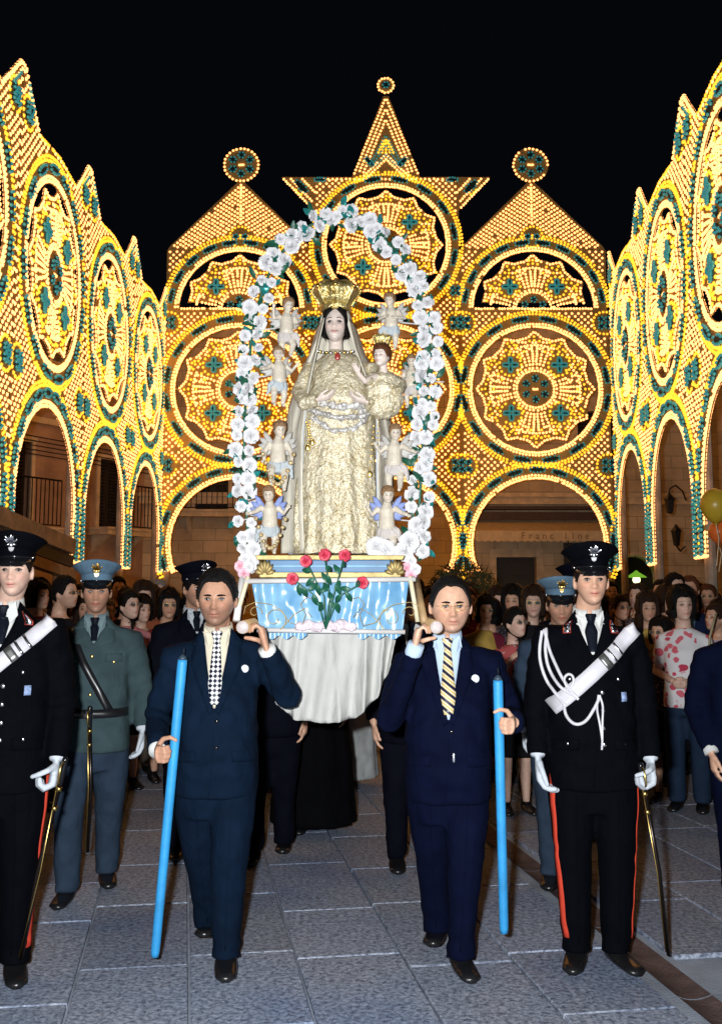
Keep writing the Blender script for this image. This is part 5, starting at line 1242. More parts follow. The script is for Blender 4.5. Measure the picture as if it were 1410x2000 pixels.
# ------------------------------------------------------------------ the statue
SY = 5.32; SX = at(656, 1083, SY).x; SZ = pz[3]
st = empty('robed_statue', (SX, SY, SZ))
def sp(px, py, y=0.0): v = at(px, py, SY); return V3(v.x - SX, y, v.z - SZ)
prof = [(1083, 572, 750, .10), (1060, 570, 750, .105), (1000, 573, 746, .105), (930, 578, 738, .10), (870, 582, 732, .10), (820, 585, 735, .105), (790, 586, 742, .11), (760, 602, 730, .10), (735, 606, 724, .09), (715, 612, 718, .075), (702, 622, 706, .06), (693, 632, 690, .045), (686, 640, 678, .035)]
m = MB(); rings = []; nn = 96
for k, (py, x0, x1, dep) in enumerate(prof):
    a, b = sp(x0, py), sp(x1, py); c = (a + b) / 2; hw = (b.x - a.x) / 2; am = .085 * min(1, k and max(0, (py - 760) / 300)) if py > 760 else .0
    rings.append([V3(c.x + hw * math.cos(t) * (1 + am * math.sin(9 * t + .6)), -.01 + dep * 1.25 * math.sin(t) * (1 + am * math.sin(13 * t)) , max(.002, c.z)) for t in np.linspace(0, TAU, nn + 1)[:-1]])
m.loft(rings); me = sculpt('robe', m, .006, 3); wrinkle(me, .007, 13, .35, 3); wrinkle(me, .0035, 60, .8, 9); link('robe', me, M_BROC, st); s_bvh = BVHTree.FromPolygons([v.co for v in me.vertices], [q.vertices for q in me.polygons])
# mantle: open shell behind, from the shoulders to the base, with pale lining
def mantle(name, edge, mat, yo, fold, sgn):
    m = MB(); vs = []; nu_, nv_ = 16, 40
    for i in range(nv_ + 1):
        v = i / nv_; f = v * (len(edge) - 1); k = min(int(f), len(edge) - 2); t = f - k
        px = edge[k][0] + (edge[k + 1][0] - edge[k][0]) * t; pi = edge[k][1] + (edge[k + 1][1] - edge[k][1]) * t; py = edge[k][2] + (edge[k + 1][2] - edge[k][2]) * t
        for j in range(nu_ + 1):
            u = j / nu_; q = sp(px + (pi - px) * u, py); vs.append(V3(q.x, yo + .10 - .17 * u + fold * math.sin(u * 9 + v * 4) + .006 * noise.noise(V3(u * 5, v * 9, sgn)), max(.003, q.z)))
    m.add(vs, [(i * (nu_ + 1) + j, (i + 1) * (nu_ + 1) + j, (i + 1) * (nu_ + 1) + j + 1, i * (nu_ + 1) + j + 1) for i in range(nv_) for j in range(nu_)]); o = m.build(name, mat, st, True); d = o.modifiers.new('t', 'SOLIDIFY'); d.thickness = .004
mantle('mantle', [(618, 634, 630), (602, 622, 685), (580, 612, 730), (562, 600, 790), (552, 592, 850), (549, 592, 930), (547, 594, 1010), (545, 596, 1080)], M_VEIL, -.03, .008, 1)
mantle('mantle', [(694, 680, 630), (712, 692, 685), (736, 708, 730), (758, 730, 790), (767, 738, 850), (769, 736, 930), (770, 738, 1010), (772, 742, 1080)], M_VEIL, -.03, .008, 5)
mantle('mantle_lining', [(576, 600, 795), (567, 594, 850), (564, 592, 930), (562, 590, 1010), (560, 592, 1082)], M_LINING, -.02, .006, 2); mantle('mantle_lining', [(754, 734, 800), (757, 734, 850), (759, 734, 930), (758, 736, 1010), (761, 738, 1082)], M_LINING, -.02, .006, 3)
# head with veil
class Mini(Person):
    def __init__(s, root, hc, hs, P, skin):
        s.P = dict(P); s.hs = hs; s.hc = Vector(hc); s.HR = head_rot(P); s.root = root; s.body = MB(); s.bvh = {}; s.skin = skin; s.vox = 1.0; s.H = s.hc.z + .12 * hs; s.k = hs
hcen = sp(656, 637, -.02); hs_ = .80
mh = Mini(st, hcen, hs_, dict(wid=.94, jaw=.85, nose=.75, tilt=R(-2), yaw=R(-4), vol=.004, part=.062, arch=1.2, bt=.35), M_PORC)
mh.body.loft([[mh.hp(*p) for p in r] for r in head_points(mh.P)]); mh.body.tube([mh.hp(0, .02, -.24), mh.hp(0, .012, -.16), mh.hp(0, .012, -.1), mh.hp(0, .012, -.02)], [.055, .036, .034, .036], 16)
mh.finish_body(0, 1.0, HAIR_B, .0042, True); mh.hair(HAIR_K, 'bob', .088, -.005, -.07, .016, 3)
m = MB(); vs = []; nu_, nv_ = 36, 22         # veil over the crown of the head, falling to the shoulders
for i in range(nv_ + 1):
    v = i / nv_
    for j in range(nu_ + 1):
        a = -2.15 + 4.3 * j / nu_; 
        if v < .45: t = v / .45; ph = t * math.pi / 2 * 1.05; q = mh.hp(.098 * math.sin(ph) * math.sin(a), .112 * math.sin(ph) * math.cos(a) + .018, .132 * math.cos(ph) + .004)
        else:
            t = (v - .45) / .55; w = .075 + .075 * t ** 1.1; q = mh.hp(.098 * math.sin(a), .112 * math.cos(a) + .018, -.006); z1 = sp(656, 712).z; q = V3(hcen.x + (q.x - hcen.x) * (w / .078), q.y + .02 * t, q.z + (z1 - q.z) * t)
        q += V3(.004 * math.sin(a * 14) * v, .004 * math.cos(a * 11) * v, 0); vs.append(q)
m.add(vs, [(i * (nu_ + 1) + j, (i + 1) * (nu_ + 1) + j, (i + 1) * (nu_ + 1) + j + 1, i * (nu_ + 1) + j + 1) for i in range(nv_) for j in range(nu_)]); o = m.build('veil', M_VEIL, st, True); d = o.modifiers.new('t', 'SOLIDIFY'); d.thickness = .004
# crown
def crown(parent, c, r, h, name='crown'):
    rt = empty(name, c, 0, parent); m = MB(); m.lathe([(r * .80, 0), (r * .86, h * .04), (r * .86, h * .22), (r * .80, h * .24)], 32); m.build('crown_band', M_CROWN, rt, True)
    m = MB(); m.lathe([(r * .82, h * .22), (r * 1.0, h * .42), (r * 1.22, h * .60), (r * 1.26, h * .70), (r * 1.16, h * .82), (r * .8, h * .93), (r * .3, h * .98), (.004, h)], 40)
    me = m.mesh('dome'); co = vco(me); th = np.arctan2(co[:, 1], co[:, 0]); sc = 1 + .06 * np.cos(th * 8); co[:, 0] *= sc; co[:, 1] *= sc; set_co(me, co); link('filigree_dome', me, M_CROWN, rt, smooth=True)
    for k in range(8):
        a = TAU * k / 8; ca, sa = math.cos(a), math.sin(a); m = MB(); m.tube([(r * q * ca, r * q * sa, h * z) for q, z in ((.86, .2), (1.06, .42), (1.30, .62), (1.34, .72), (1.2, .86), (.8, .98), (.2, 1.03))], r * .07, 7); m.build('crown_arch', M_CROWN, rt, True)
        m = MB(); m.ell((r * 1.38 * ca, r * 1.38 * sa, h * .72), (r * .11,) * 3, 8, 6); m.build('crown_pearl', M_GOLD, rt, True)
    m = MB(); m.ell((0, 0, h * 1.06), (r * .15,) * 3, 10, 8); m.tube([(0, 0, h * 1.1), (0, 0, h * 1.3)], r * .04, 6); m.build('crown_finial', M_CROWN, rt, True)
cz_ = mh.hp(0, .012, .088); crown(st, cz_, .092, .155)
# necklace, brooch
for k in range(11):
    a = -1.3 + 2.6 * k / 10; m = MB(); q = sp(656 + 34 * math.sin(a), 694 - 2 + 6 * math.cos(a)); m.ell(V3(q.x, -.085 - .02 * math.cos(a), q.z), (.008, .007, .008), 8, 6); m.build('necklace_bead', M_GOLD if k % 2 else M_SILVER, st, True)
m = MB(); q = sp(660, 706); m.ell(V3(q.x, -.115, q.z), (.014, .006, .02), 10, 8); m.build('brooch', plain('red_stone', (.35, .04, .03), .2), st, True)
# sleeves and hands
for pts, hnd, ss in ((((606, 716, -.02), (584, 772, -.06), (600, 795, -.12), (622, 792, -.15)), (1, -.2, .25), 1), (((726, 716, -.02), (748, 770, -.07), (735, 800, -.14), (716, 798, -.17)), (-1, -.1, .3), -1)):
    q = [sp(a, b, y) for a, b, y in pts]; m = MB(); m.tube(q, [.036, .038, .042, .032], 14); me = sculpt('sleeve', m, .006, 2); wrinkle(me, .006, 30, 1, 4); link('sleeve', me, M_BROC, st)
    m = MB(); hand_shapes(m, q[-1], hnd, (0, .3, 1), ss, (.3, .4, .3), .05, .62); me = sculpt('hand', m, .0035, 1); color_mesh(me, lambda c: np.ones((len(c), 3))); link('hand', me, M_PORC, st)
# lace swags across the lap
for k, (pts, r) in enumerate((([(586, 792), (615, 812), (660, 826), (705, 822), (755, 792)], .022), ([(592, 782), (625, 796), (665, 806), (715, 800), (758, 778)], .018), ([(612, 822), (650, 850), (690, 846), (722, 818)], .013), ([(700, 812), (730, 806), (765, 782), (785, 760)], .016))):
    m = MB(); q = []
    for a, b in zip(pts[:-1], pts[1:]):
        for t in np.linspace(0, 1, 7)[:-1]: q.append((a[0] + (b[0] - a[0]) * t, a[1] + (b[1] - a[1]) * t))
    P3 = []
    for x, y in q:
        v = sp(x, y); h = s_bvh.ray_cast(V3(v.x, -1, v.z), V3(0, 1, 0)); P3.append(V3(v.x, (h[0].y if h[0] else -.10) - r * .5, v.z))
    m.tube(P3, [r * (1 + .35 * math.sin(i * 2.1)) for i in range(len(P3))], 9, .6); me = sculpt('lace_swag', m, .005, 1); wrinkle(me, .007, 60, 1, k); link('lace_swag', me, M_SILVBROC, st)
# chains and medals at both sides of the skirt
for x0, x1, y0, y1 in ((607, 603, 828, 880), (600, 612, 830, 870), (730, 722, 835, 930), (738, 735, 830, 900)):
    n = 9
    for k in range(n):
        t = k / (n - 1); v = sp(x0 + (x1 - x0) * t, y0 + (y1 - y0) * t); h = s_bvh.ray_cast(V3(v.x, -1, v.z), V3(0, 1, 0)); m = MB(); m.ell(V3(v.x, (h[0].y if h[0] else -.1) - .006, v.z), (.006, .004, .006) if k < n - 1 else (.014, .005, .018), 8, 6); m.build('chain_bead' if k < n - 1 else 'medal', M_GOLD, st, True)
tag(st, 'tall crowned statue of veiled woman in gold brocade robe on the litter', 'statue')
# the child on her arm
ch = empty('child_statue', (SX, SY, SZ))
c0 = sp(745, 708, -.16); mc = Mini(ch, c0, .46, dict(wid=1.08, jaw=1.15, nose=.7, yaw=R(-30), tilt=R(3)), M_PORC)
mc.body.loft([[mc.hp(*p) for p in r] for r in head_points(mc.P)]); mc.body.tube([mc.hp(0, .012, -.02), mc.hp(0, .02, -.13), mc.hp(0, .03, -.22)], [.022, .019, .03], 12)
a0 = [sp(735, 748, -.16), sp(712, 760, -.21), sp(700, 748, -.24)]; mc.body.tube(a0, [.018, .016, .012], 10); hand_shapes(mc.body, a0[-1], (-.4, -.5, .8), (-.3, -1, 0), 1, (.2, .2, .2), .08, .36)
mc.finish_body(0, .8, None, .003, False, paint=.6); mc.hair(HAIR_R, 'short', .062, -.03, -.085, .020, 4)
m = MB(); m.loft([[sp(748 + w * math.cos(t), y, -.13 + d * math.sin(t)) for t in np.linspace(0, TAU, 25)[:-1]] for y, w, d in ((826, 14, .02), (815, 30, .045), (795, 40, .06), (768, 36, .06), (748, 27, .05), (735, 14, .03))]); m.tube([sp(730, 745, -.14), sp(715, 760, -.2)], [.028, .022], 10); m.tube([sp(768, 748, -.12), sp(782, 766, -.15), sp(776, 778, -.2)], [.028, .024, .018], 10)
me = sculpt('child_robe', m, .005, 2); wrinkle(me, .008, 40, .6, 5); link('child_robe', me, M_BROC, ch)
crown(ch, mc.hp(0, .012, .075), .036, .075)
for k in range(9):
    a = math.pi * k / 8; m = MB(); q = mc.hp(.13 * math.cos(a), .04, .13 * math.sin(a) - .01); m.ell(q, (.006, .004, .006), 8, 6); m.build('halo_star', M_GOLD, ch, True)
tag(ch, 'small crowned child statue in gold robe on the arm of the tall statue', 'statue')

# ------------------------------------------------------------------ cherubs
M_CHER = skin_mat('cherub_plaster', (.60, .53, .43), .4); HAIR_C = hair_mat('cherub_hair', (.26, .15, .08))
M_CLOTHB = cloth('pale_blue_loincloth', (.44, .48, .50), .1); M_CLOTHP = cloth('pink_white_loincloth', (.54, .49, .46), .1); M_WING = plain('white_plaster_wing', (.45, .43, .40), .5, var=.12, bump=.3, bscale=60); M_WINGB = plain('lilac_wing', (.22, .28, .55), .5, var=.25, bump=.3, bscale=60); M_GARL = brocade('gilt_garland', (.18, .10, .05), (.45, .30, .14), (.70, .55, .30), .5, .4, 120)
def cherub(px, py, sc, label, pose, cloth_m, wing_m, hair_m, flip=1, yaw=0.0, Y=5.16, garland=False):
    """px,py: middle of the figure; about 0.29 m tall at sc=1"""
    c = at(px, py, Y); rt = empty('cherub_figure', (c.x, Y, c.z - .15 * sc), yaw); f = flip; s = sc
    mm = Mini(rt, V3(.006 * f, -.006, .262) * s, .29 * s, dict(wid=1.12, jaw=1.25, nose=.6, yaw=R(14) * f, tilt=R(6), strands=250), M_CHER); b = mm.body
    b.loft([[mm.hp(*p) for p in r] for r in head_points(mm.P, 40, 36)])
    def S(x, y, z): return V3(x * f, y, z) * s
    b.tube([S(0, .004, .10), S(0, -.004, .13), S(0, 0, .165), S(0, .002, .198), S(.002, 0, .225), S(.004, -.002, .245)], [.030 * s, .036 * s, .033 * s, .033 * s, .018 * s, .014 * s], 14)
    L = {'stand': ((S(-.018, 0, .105), S(-.024, -.014, .06), S(-.02, 0, .008)), (S(.018, 0, .105), S(.03, -.022, .062), S(.022, .012, .014))), 'kneel': ((S(-.018, 0, .105), S(-.03, -.045, .085), S(-.026, .0, .03)), (S(.018, 0, .105), S(.03, -.03, .06), S(.028, .0, .006)))}['kneel' if pose == 'kneel' else 'stand']
    for leg_ in L: b.tube(list(leg_) + [leg_[-1] + S(0, -.022, -.004)], [.023 * s, .017 * s, .010 * s, .009 * s], 10, round_ends=True)
    A = {'open': ((S(-.034, 0, .206), S(-.062, -.01, .178), S(-.075, -.03, .20)), (S(.034, 0, .206), S(.065, -.012, .185), S(.09, -.03, .175))), 'raise': ((S(-.034, 0, .206), S(-.066, -.012, .19), S(-.07, -.03, .235)), (S(.034, 0, .206), S(.055, -.008, .165), S(.045, -.045, .15))), 'fold': ((S(-.034, 0, .206), S(-.056, -.01, .165), S(-.022, -.045, .16)), (S(.034, 0, .206), S(.056, -.01, .165), S(.02, -.048, .168))), 'kneel': ((S(-.034, 0, .206), S(-.056, -.008, .165), S(-.06, -.03, .13)), (S(.034, 0, .206), S(.056, -.008, .165), S(.06, -.03, .13)))}[pose]
    for arm_ in A:
        b.tube(list(arm_), [.014 * s, .011 * s, .0085 * s], 10); d = (arm_[2] - arm_[1]).normalized(); hand_shapes(b, arm_[2], d, V3(0, -1, .2), 1, (.3, .4, .3), .08, .19 * s)
    mm.finish_body(0, .7, None, .0034, False, paint=.75); mm.hair(hair_m, 'short', .058, -.02, -.08, .024, px)
    m = MB(); m.loft([[S(.043 * w * math.cos(t), .004 + .038 * w * math.sin(t), z) for t in np.linspace(0, TAU, 19)[:-1]] for w, z in ((.95, .072), (1.08, .09), (1.05, .112), (.88, .128))]); m.tube([S(.03, -.025, .118), S(.052, -.02, .1), S(.06, -.012, .05)], [.014 * s, .014 * s, .006 * s], 8)
    me = sculpt('loincloth', m, .0045, 1); wrinkle(me, .004 * s, 90, .5, px); link('loincloth', me, cloth_m, rt)
    for sx in (-1, 1):
        w = empty('wing', (0, 0, 0), 0, rt)
        for k in range(5):
            a = R(58 - 24 * k); ln = (.085 - .008 * k) * s; m = MB(); base = V3(sx * .016 * s, .034 * s, .19 * s); tip = base + V3(sx * math.cos(a) * ln, .012 * s, math.sin(a) * ln); m.tube([base, base.lerp(tip, .35), base.lerp(tip, .75), tip], [.006 * s, .013 * s, .012 * s, .003 * s], 8, .3); m.build('feather', wing_m, w, True)
    ox = -1 if px < 652 else 1; m = MB(); m.tube([V3(0, .025, .17) * s, V3(ox * .05, .07, .16) * s, V3(ox * .16, .09, .15) * s], .004, 6); m.build('support_rod', M_WHITEP, rt, True)
    if garland:
        for k in range(12):
            t = k / 11; x = -.065 + .13 * t; m = MB(); m.ell(S(x, -.05, .15 - .13 * math.sin(math.pi * t)), (.010 * s, .009 * s, .010 * s), 8, 6); m.build('garland_bead', M_GARL, rt, True)
    tag(rt, label, 'figurine', 'plaster cherubs round the statue'); return rt
cherub(560, 640, 1.0, 'pale cherub with raised arm, upper left of the crowned statue', 'raise', M_CLOTHP, M_WING, HAIR_C, 1, R(12)); cherub(764, 628, .95, 'pale cherub with folded arms, upper right of the crowned statue', 'fold', M_CLOTHB, M_WING, HAIR_C, -1, R(-8))
cherub(545, 735, 1.0, 'pale cherub with open arms, second down on the left of the statue', 'open', M_CLOTHB, M_WING, HAIR_C, -1, R(20)); cherub(803, 745, .9, 'pale cherub half hidden by roses behind the child statue', 'fold', M_CLOTHP, M_WING, HAIR_C, 1, R(-25), 5.3)
cherub(543, 890, 1.12, 'cherub with gilt garland at the left of the gold skirt', 'kneel', M_CLOTHB, M_WING, HAIR_C, 1, R(6), garland=True); cherub(770, 895, 1.10, 'cherub reaching sideways at the right of the gold skirt', 'open', M_CLOTHP, M_WING, HAIR_C, 1, R(-10))
cherub(527, 1015, 1.08, 'red haired cherub with blue wings, bottom left on the platform', 'open', M_CLOTHB, M_WINGB, HAIR_C, -1, R(10), garland=True); cherub(755, 1018, 1.12, 'red haired cherub with lilac wings, bottom right on the platform', 'open', M_CLOTHP, M_WINGB, HAIR_C, 1, R(-6))

# ------------------------------------------------------------------ arch of white roses
def rose_mesh(name, mat, seed, r=.045):
    rnd = random.Random(seed); m = MB()
    for ring, (n, op, ln, w) in enumerate(((3, .25, .55, .42), (4, .65, .75, .55), (5, 1.1, 1.0, .74), (5, 1.45, 1.08, .8))):
        for k in range(n):
            a = TAU * (k + .5 * (ring % 2) + rnd.uniform(-.12, .12)) / n; o = op + rnd.uniform(-.15, .15); vs = []
            for i in range(4):
                t = i / 3; ang = o * (.35 + .65 * t); rad = ln * r * t * math.sin(min(1.5, ang)); hh = ln * r * t * math.cos(min(1.5, ang)) * .9 - .012 * (ring > 2) * t * t + (r * .25 if ring < 2 else 0)
                for j in range(4):
                    q = (j / 3 - .5) * w * r * 1.7 * math.sin(.35 + 2.3 * t * .75) ; cx = .25 * (abs(j / 3 - .5) * 2) ** 2 * r * .35
                    vs.append(V3((rad - cx * .3) * math.cos(a) - q * math.sin(a), -hh - cx + rnd.uniform(-.001, .001), (rad - cx * .3) * math.sin(a) + q * math.cos(a)))
            m.add(vs, [(i * 4 + j, i * 4 + j + 1, i * 4 + j + 5, i * 4 + j + 4) for i in range(3) for j in range(3)])
    me = m.mesh(name); me.materials.append(mat); me.shade_smooth(); return me
def leaf_silk(name, mat, ln=.05, w=.026):
    m = MB(); vs = []
    for i in range(5):
        t = i / 4; ww = w * math.sin(math.pi * (t * .92 + .04)) ** .8
        for sgn in (-1, 0, 1): vs.append((sgn * ww / 2, -.004 * t * t * 8 + (.004 if sgn else 0) * -1, ln * t))
    m.add(vs, [(i * 3 + j, i * 3 + j + 1, i * 3 + j + 4, i * 3 + j + 3) for i in range(4) for j in range(2)]); me = m.mesh(name); me.materials.append(mat); me.shade_smooth(); return me
ROSES = [rose_mesh('rose', M_ROSE, k) for k in range(4)]; LEAFS = [leaf_silk('leaf', M_GREENLEAF), leaf_silk('leaf', M_TEALLEAF, .04, .03)]
PINKR = rose_mesh('pink_flower', M_PINK, 77); AY = 5.24; path_px = [(487, 1078), (482, 1010), (480, 940), (477, 870), (479, 800), (486, 730), (490, 670), (503, 600), (526, 535), (560, 480), (606, 440), (656, 420), (706, 432), (752, 468), (792, 516), (822, 580), (838, 650), (838, 720), (832, 790), (826, 860), (822, 930), (818, 1000), (812, 1075)]
fa = empty('flower_arch', at(652, 1085, AY)); fo_ = fa.location.copy(); pts = [at(x, y, AY) - fo_ for x, y in path_px]
m = MB(); m.tube(pts, .008, 8); m.build('arch_frame', M_GREENLEAF, fa, True)
cum = [0]
for a, b in zip(pts[:-1], pts[1:]): cum.append(cum[-1] + (b - a).length)
def along(d):
    for i in range(len(pts) - 1):
        if d <= cum[i + 1]: t = (d - cum[i]) / (cum[i + 1] - cum[i]); return pts[i].lerp(pts[i + 1], t), (pts[i + 1] - pts[i]).normalized()
    return pts[-1], (pts[-1] - pts[-2]).normalized()
rr = random.Random(21); d = .01; k = 0
while d < cum[-1]:
    c, t = along(d); sd = V3(t.z, 0, -t.x)
    for s_ in (-1, 1):
        o = link('rose', ROSES[rr.randrange(4)], None, fa, loc=c + sd * s_ * rr.uniform(.016, .042) + V3(rr.uniform(-.012, .012), -.012 - rr.uniform(0, .03), rr.uniform(-.014, .014)), rot=(rr.uniform(-.5, .5), rr.uniform(0, 6.28), rr.uniform(-.6, .6))); q = rr.uniform(.52, .88); o.scale = (q, q, q)
    for _ in range(4):
        o = link('leaf', LEAFS[0 if rr.random() < .7 else 1], None, fa, loc=c + sd * rr.uniform(-.06, .06) + V3(0, -.022, 0), rot=(rr.uniform(-.6, .3), rr.uniform(0, 6.28), rr.uniform(-.6, .6))); q = rr.uniform(.8, 1.25); o.scale = (q, q, q)
    d += .066 + rr.uniform(-.008, .008); k += 1
for x, y in ((735, 1068), (752, 1074), (800, 1058), (790, 1076), (485, 1100)):
    o = link('rose', ROSES[rr.randrange(4)], None, fa, loc=at(x, y, 5.1) - fo_, rot=(rr.uniform(-.4, .4), rr.uniform(0, 6), 0))
for x, y in ((478, 1104), (802, 1108)):
    c = at(x, y, 5.05) - fo_
    for k, (dx, dz) in enumerate(((0, .03), (-.02, -.005), (.02, -.01), (0, -.04))):
        o = link('pink_flower', PINKR if k % 2 else ROSES[k], None, fa, loc=c + V3(dx, -.01 * k, dz), rot=(.1, k * 1.1, 0)); o.scale = (.55, .55, .55)
tag(fa, 'tall arch of white silk roses with green leaves framing the statue', 'flower arch')

# red roses in front
REDR = [rose_mesh('rose_bloom', M_REDROSE, 30 + k, .025) for k in range(2)]
vb = at(636, 1228, 4.84); rb = empty('red_rose_spray', vb)
for k, (x, y, dx) in enumerate(((634, 1084, 4), (597, 1096, -8), (673, 1084, 12), (571, 1130, -25), (708, 1138, 22))):
    e = at(x, y, 4.84) - vb; mid = at(640 + dx * .9, 1165, 4.84) - vb; m = MB(); m.tube([V3(0, 0, 0), mid * .5 + V3(0, -.01, 0), mid, mid.lerp(e, .6), e], .0035, 6); sto = m.build('stem', M_GREENLEAF, rb, True)
    link('rose_bloom', REDR[k % 2], None, rb, loc=e, rot=(.15, k * 1.3, 0))
    for j in range(5):
        t = .25 + .14 * j; q = mid.lerp(e, (t - .3) / .7) if t > .3 else mid * (t / .3); o = link('rose_leaf', LEAFS[0], None, rb, loc=q, rot=(rr.uniform(-.5, .2), rr.uniform(0, 6.28), rr.uniform(-.4, .4))); o.scale = (1.0, 1, .9)
tag(rb, 'spray of five red roses with green leaves before the satin front', 'roses')
# ------------------------------------------------------------------ escort officers
C_DARKUNI = cloth('dark_escort_cloth', (.0025, .003, .007)); C_BLUECAP = cloth('blue_grey_cap_cloth', (.10, .17, .24)); M_BELTK = plain('black_belt_leather', (.010, .010, .012), .3)
def officer(px, Y, H, coat, trou, capm, label, yaw=0.0, glove=True, P=None, emblem='gold', detailed=True, cx=None, walk=.0, skin=SKIN_D):
    p = Person((at(px, 1300, Y).x, Y, 0), yaw, H, dict(jaw=1.0, wid=.98, **(P or {})), skin, 1.15); k = p.k; p.head(56, 48); p.torso_core()
    arms = {'l': dict(sh=V3(-.205 * k, .015, 1.375 * k), el=V3(-.25 * k, .03, 1.09 * k), wr=V3(-.235 * k, -.06, .87 * k), d=(.1, -.12, -1), n=(1, -.2, .1), s=1, curl=(.5, .6, .4)),
            'r': dict(sh=V3(.205 * k, .015, 1.375 * k), el=V3(.265 * k, .03, 1.09 * k), wr=V3(.27 * k, -.05, .87 * k), d=(-.05, -.1, -1), n=(-1, -.2, .1), s=-1, curl=(.4, .5, .35))}
    legs = [leg(-.095, -.02 - walk, .50 * k, -.095, .0 - walk * .9, .10, R(-8)), leg(.09, .03 + walk * .4, .49 * k, .08, .06 + walk, .11, R(8))]
    dress(p, arms, legs, coat, trou, 1.0, 0, .98, .76, gloves=('l', 'r') if glove else (), seed=int(px), vox=.013)
    zb = H - .40; collar_tie(p, cloth('uniform_shirt_' + coat.name, tuple(min(1, c * 1.6) for c in ((.10, .14, .15) if coat is C_GREY else (.3, .32, .34))), .1), C_TIEB, zb, tie_w=.032); lapels(p, coat, zb - .01)
    p.finish_body(beard=.55, lips=.9, brows=HAIR_K, voxel=.0055); p.hair(HAIR_K, 'short', .05, -.02, -.06, .008, 3); cap(p, capm, capm, M_BLKLEATHER, emblem, .134, .030)
    if detailed:
        Lb = [(-.13, H - .33), (-.05, H - .5), (.06, H - .69), (.10, H - .76)]
        p.strip('shoulder_belt', 'jacket', [(x - .017, z - .012) for x, z in Lb], [(x + .017, z + .012) for x, z in Lb], M_BELTK, .010, 16, 2)
        p.strip('waist_belt', 'jacket', [(-.19, H - .745), (0, H - .75), (.19, H - .745)], [(-.19, H - .79), (0, H - .795), (.19, H - .79)], M_BELTK, .012, 18, 2)
        p.strip('belt_buckle', 'jacket', [(-.035, H - .745), (-.035, H - .795)], [(.015, H - .745), (.015, H - .795)], M_SILVER, .018, 2, 2)
        for z in (H - .47, H - .57, H - .67): p.button('jacket', -.005, z, .010, M_GOLD)
        for sx in (-1, 1):
            p.button('jacket', sx * .11, H - .50, .009, M_GOLD); p.strip('pocket_flap', 'jacket', [(sx * .065, H - .455), (sx * .065, H - .50)], [(sx * .155, H - .455), (sx * .155, H - .50)], coat, .006, 3, 3)
    tag(p.root, label, 'person'); return p
officer(186, 6.02, 1.735, C_GREY, C_GREYT, C_BLUECAP, 'officer in blue grey uniform and cap behind the left edge officer', R(8), True, dict(tilt=R(2), yaw=R(4)), 'gold', True, walk=.14)
sabre('parade_sabre', at(176, 1420, 5.86), at(172, 1665, 5.92), 'short dark sabre hanging at the side of the blue grey officer')
officer(378, 6.9, 1.755, C_DARKUNI, C_DARKUNI, C_DARKUNI, 'officer in dark uniform and cap right behind the left bearer', R(20), False, dict(yaw=R(14)), 'silver', False)
officer(1096, 6.3, 1.66, C_GREYT, C_GREYT, C_BLUECAP, 'officer with pale blue cap half hidden behind the right parade officer', R(-6), True, dict(tilt=R(6)), 'gold', False, walk=.1)
officer(1126, 7.4, 1.76, C_DARKUNI, C_DARKUNI, C_DARKUNI, 'officer in dark cap behind the pale blue cap at right', R(4), True, None, 'silver', False)

# rear bearers and the clergy walking behind
def rear_man(X, Y, H, label, mat, robe=None, skin=SKIN):
    p = Person((X, Y, 0), 0, H, dict(jaw=1.1, wid=1.0, strands=200), skin, 1.7); k = p.k; p.head(40, 36); p.torso_core()
    arms = {'l': dict(sh=V3(-.2 * k, .015, 1.36 * k), el=V3(-.25 * k, .03, 1.09 * k), wr=V3(-.23 * k, -.08, .87 * k), d=(.1, -.1, -1), n=(1, 0, 0), s=1), 'r': dict(sh=V3(.2 * k, .015, 1.36 * k), el=V3(.25 * k, .03, 1.09 * k), wr=V3(.23 * k, -.08, .87 * k), d=(-.1, -.1, -1), n=(-1, 0, 0), s=-1)}
    legs = [leg(-.09, -.04, .49 * k, -.09, .02, .1), leg(.09, .06, .48 * k, .085, .16, .11, 0, R(-8))]
    dress(p, arms, legs, mat, mat, 1.04, .02, 1.05, .75, seed=int(Y * 10), vox=.016)
    collar_tie(p, C_WHITE, C_TIEB, H - .5); lapels(p, mat, H - .52); p.finish_body(.4, .7, None, .006, False, 2, .8); p.hair(HAIR_K, 'short', .072, -.015, -.07, .015, 3)
    if robe:
        m = MB(); m.loft([[V3(a * math.cos(t) * (1 + .06 * math.sin(11 * t)), b_ * math.sin(t) * (1 + .06 * math.sin(9 * t)), z * k) for t in np.linspace(0, TAU, 49)[:-1]] for z, a, b_ in ((.06, .29, .24), (.3, .27, .22), (.7, .235, .185), (1.0, .215, .165), (1.2, .21, .15))]); p.cloth_part('cassock', m, robe, .014, 2, (.012, 7, .3), 4)
    tag(p.root, label, 'person')
rear_man(-.56, 6.75, 1.72, 'dark suited rear bearer hidden behind the man with chequered tie', C_DARKUNI); rear_man(.30, 6.55, 1.70, 'dark suited rear bearer whose legs show behind the right bearer', C_DARKUNI)
C_CASS = cloth('black_cassock_cloth', (.0018, .0018, .0026)); C_ALB = cloth('grey_white_alb_cloth', (.45, .47, .47))
rear_man(at(612, 1600, 7.55).x, 7.55, 1.70, 'priest in black cassock under the white drape', C_CASS, C_CASS); rear_man(at(560, 1500, 9.2).x, 9.2, 1.70, 'server in pale robe far behind the white drape, left', C_ALB, C_ALB); rear_man(at(672, 1500, 9.4).x, 9.4, 1.68, 'server in pale robe far behind the white drape, right', C_ALB, C_ALB)
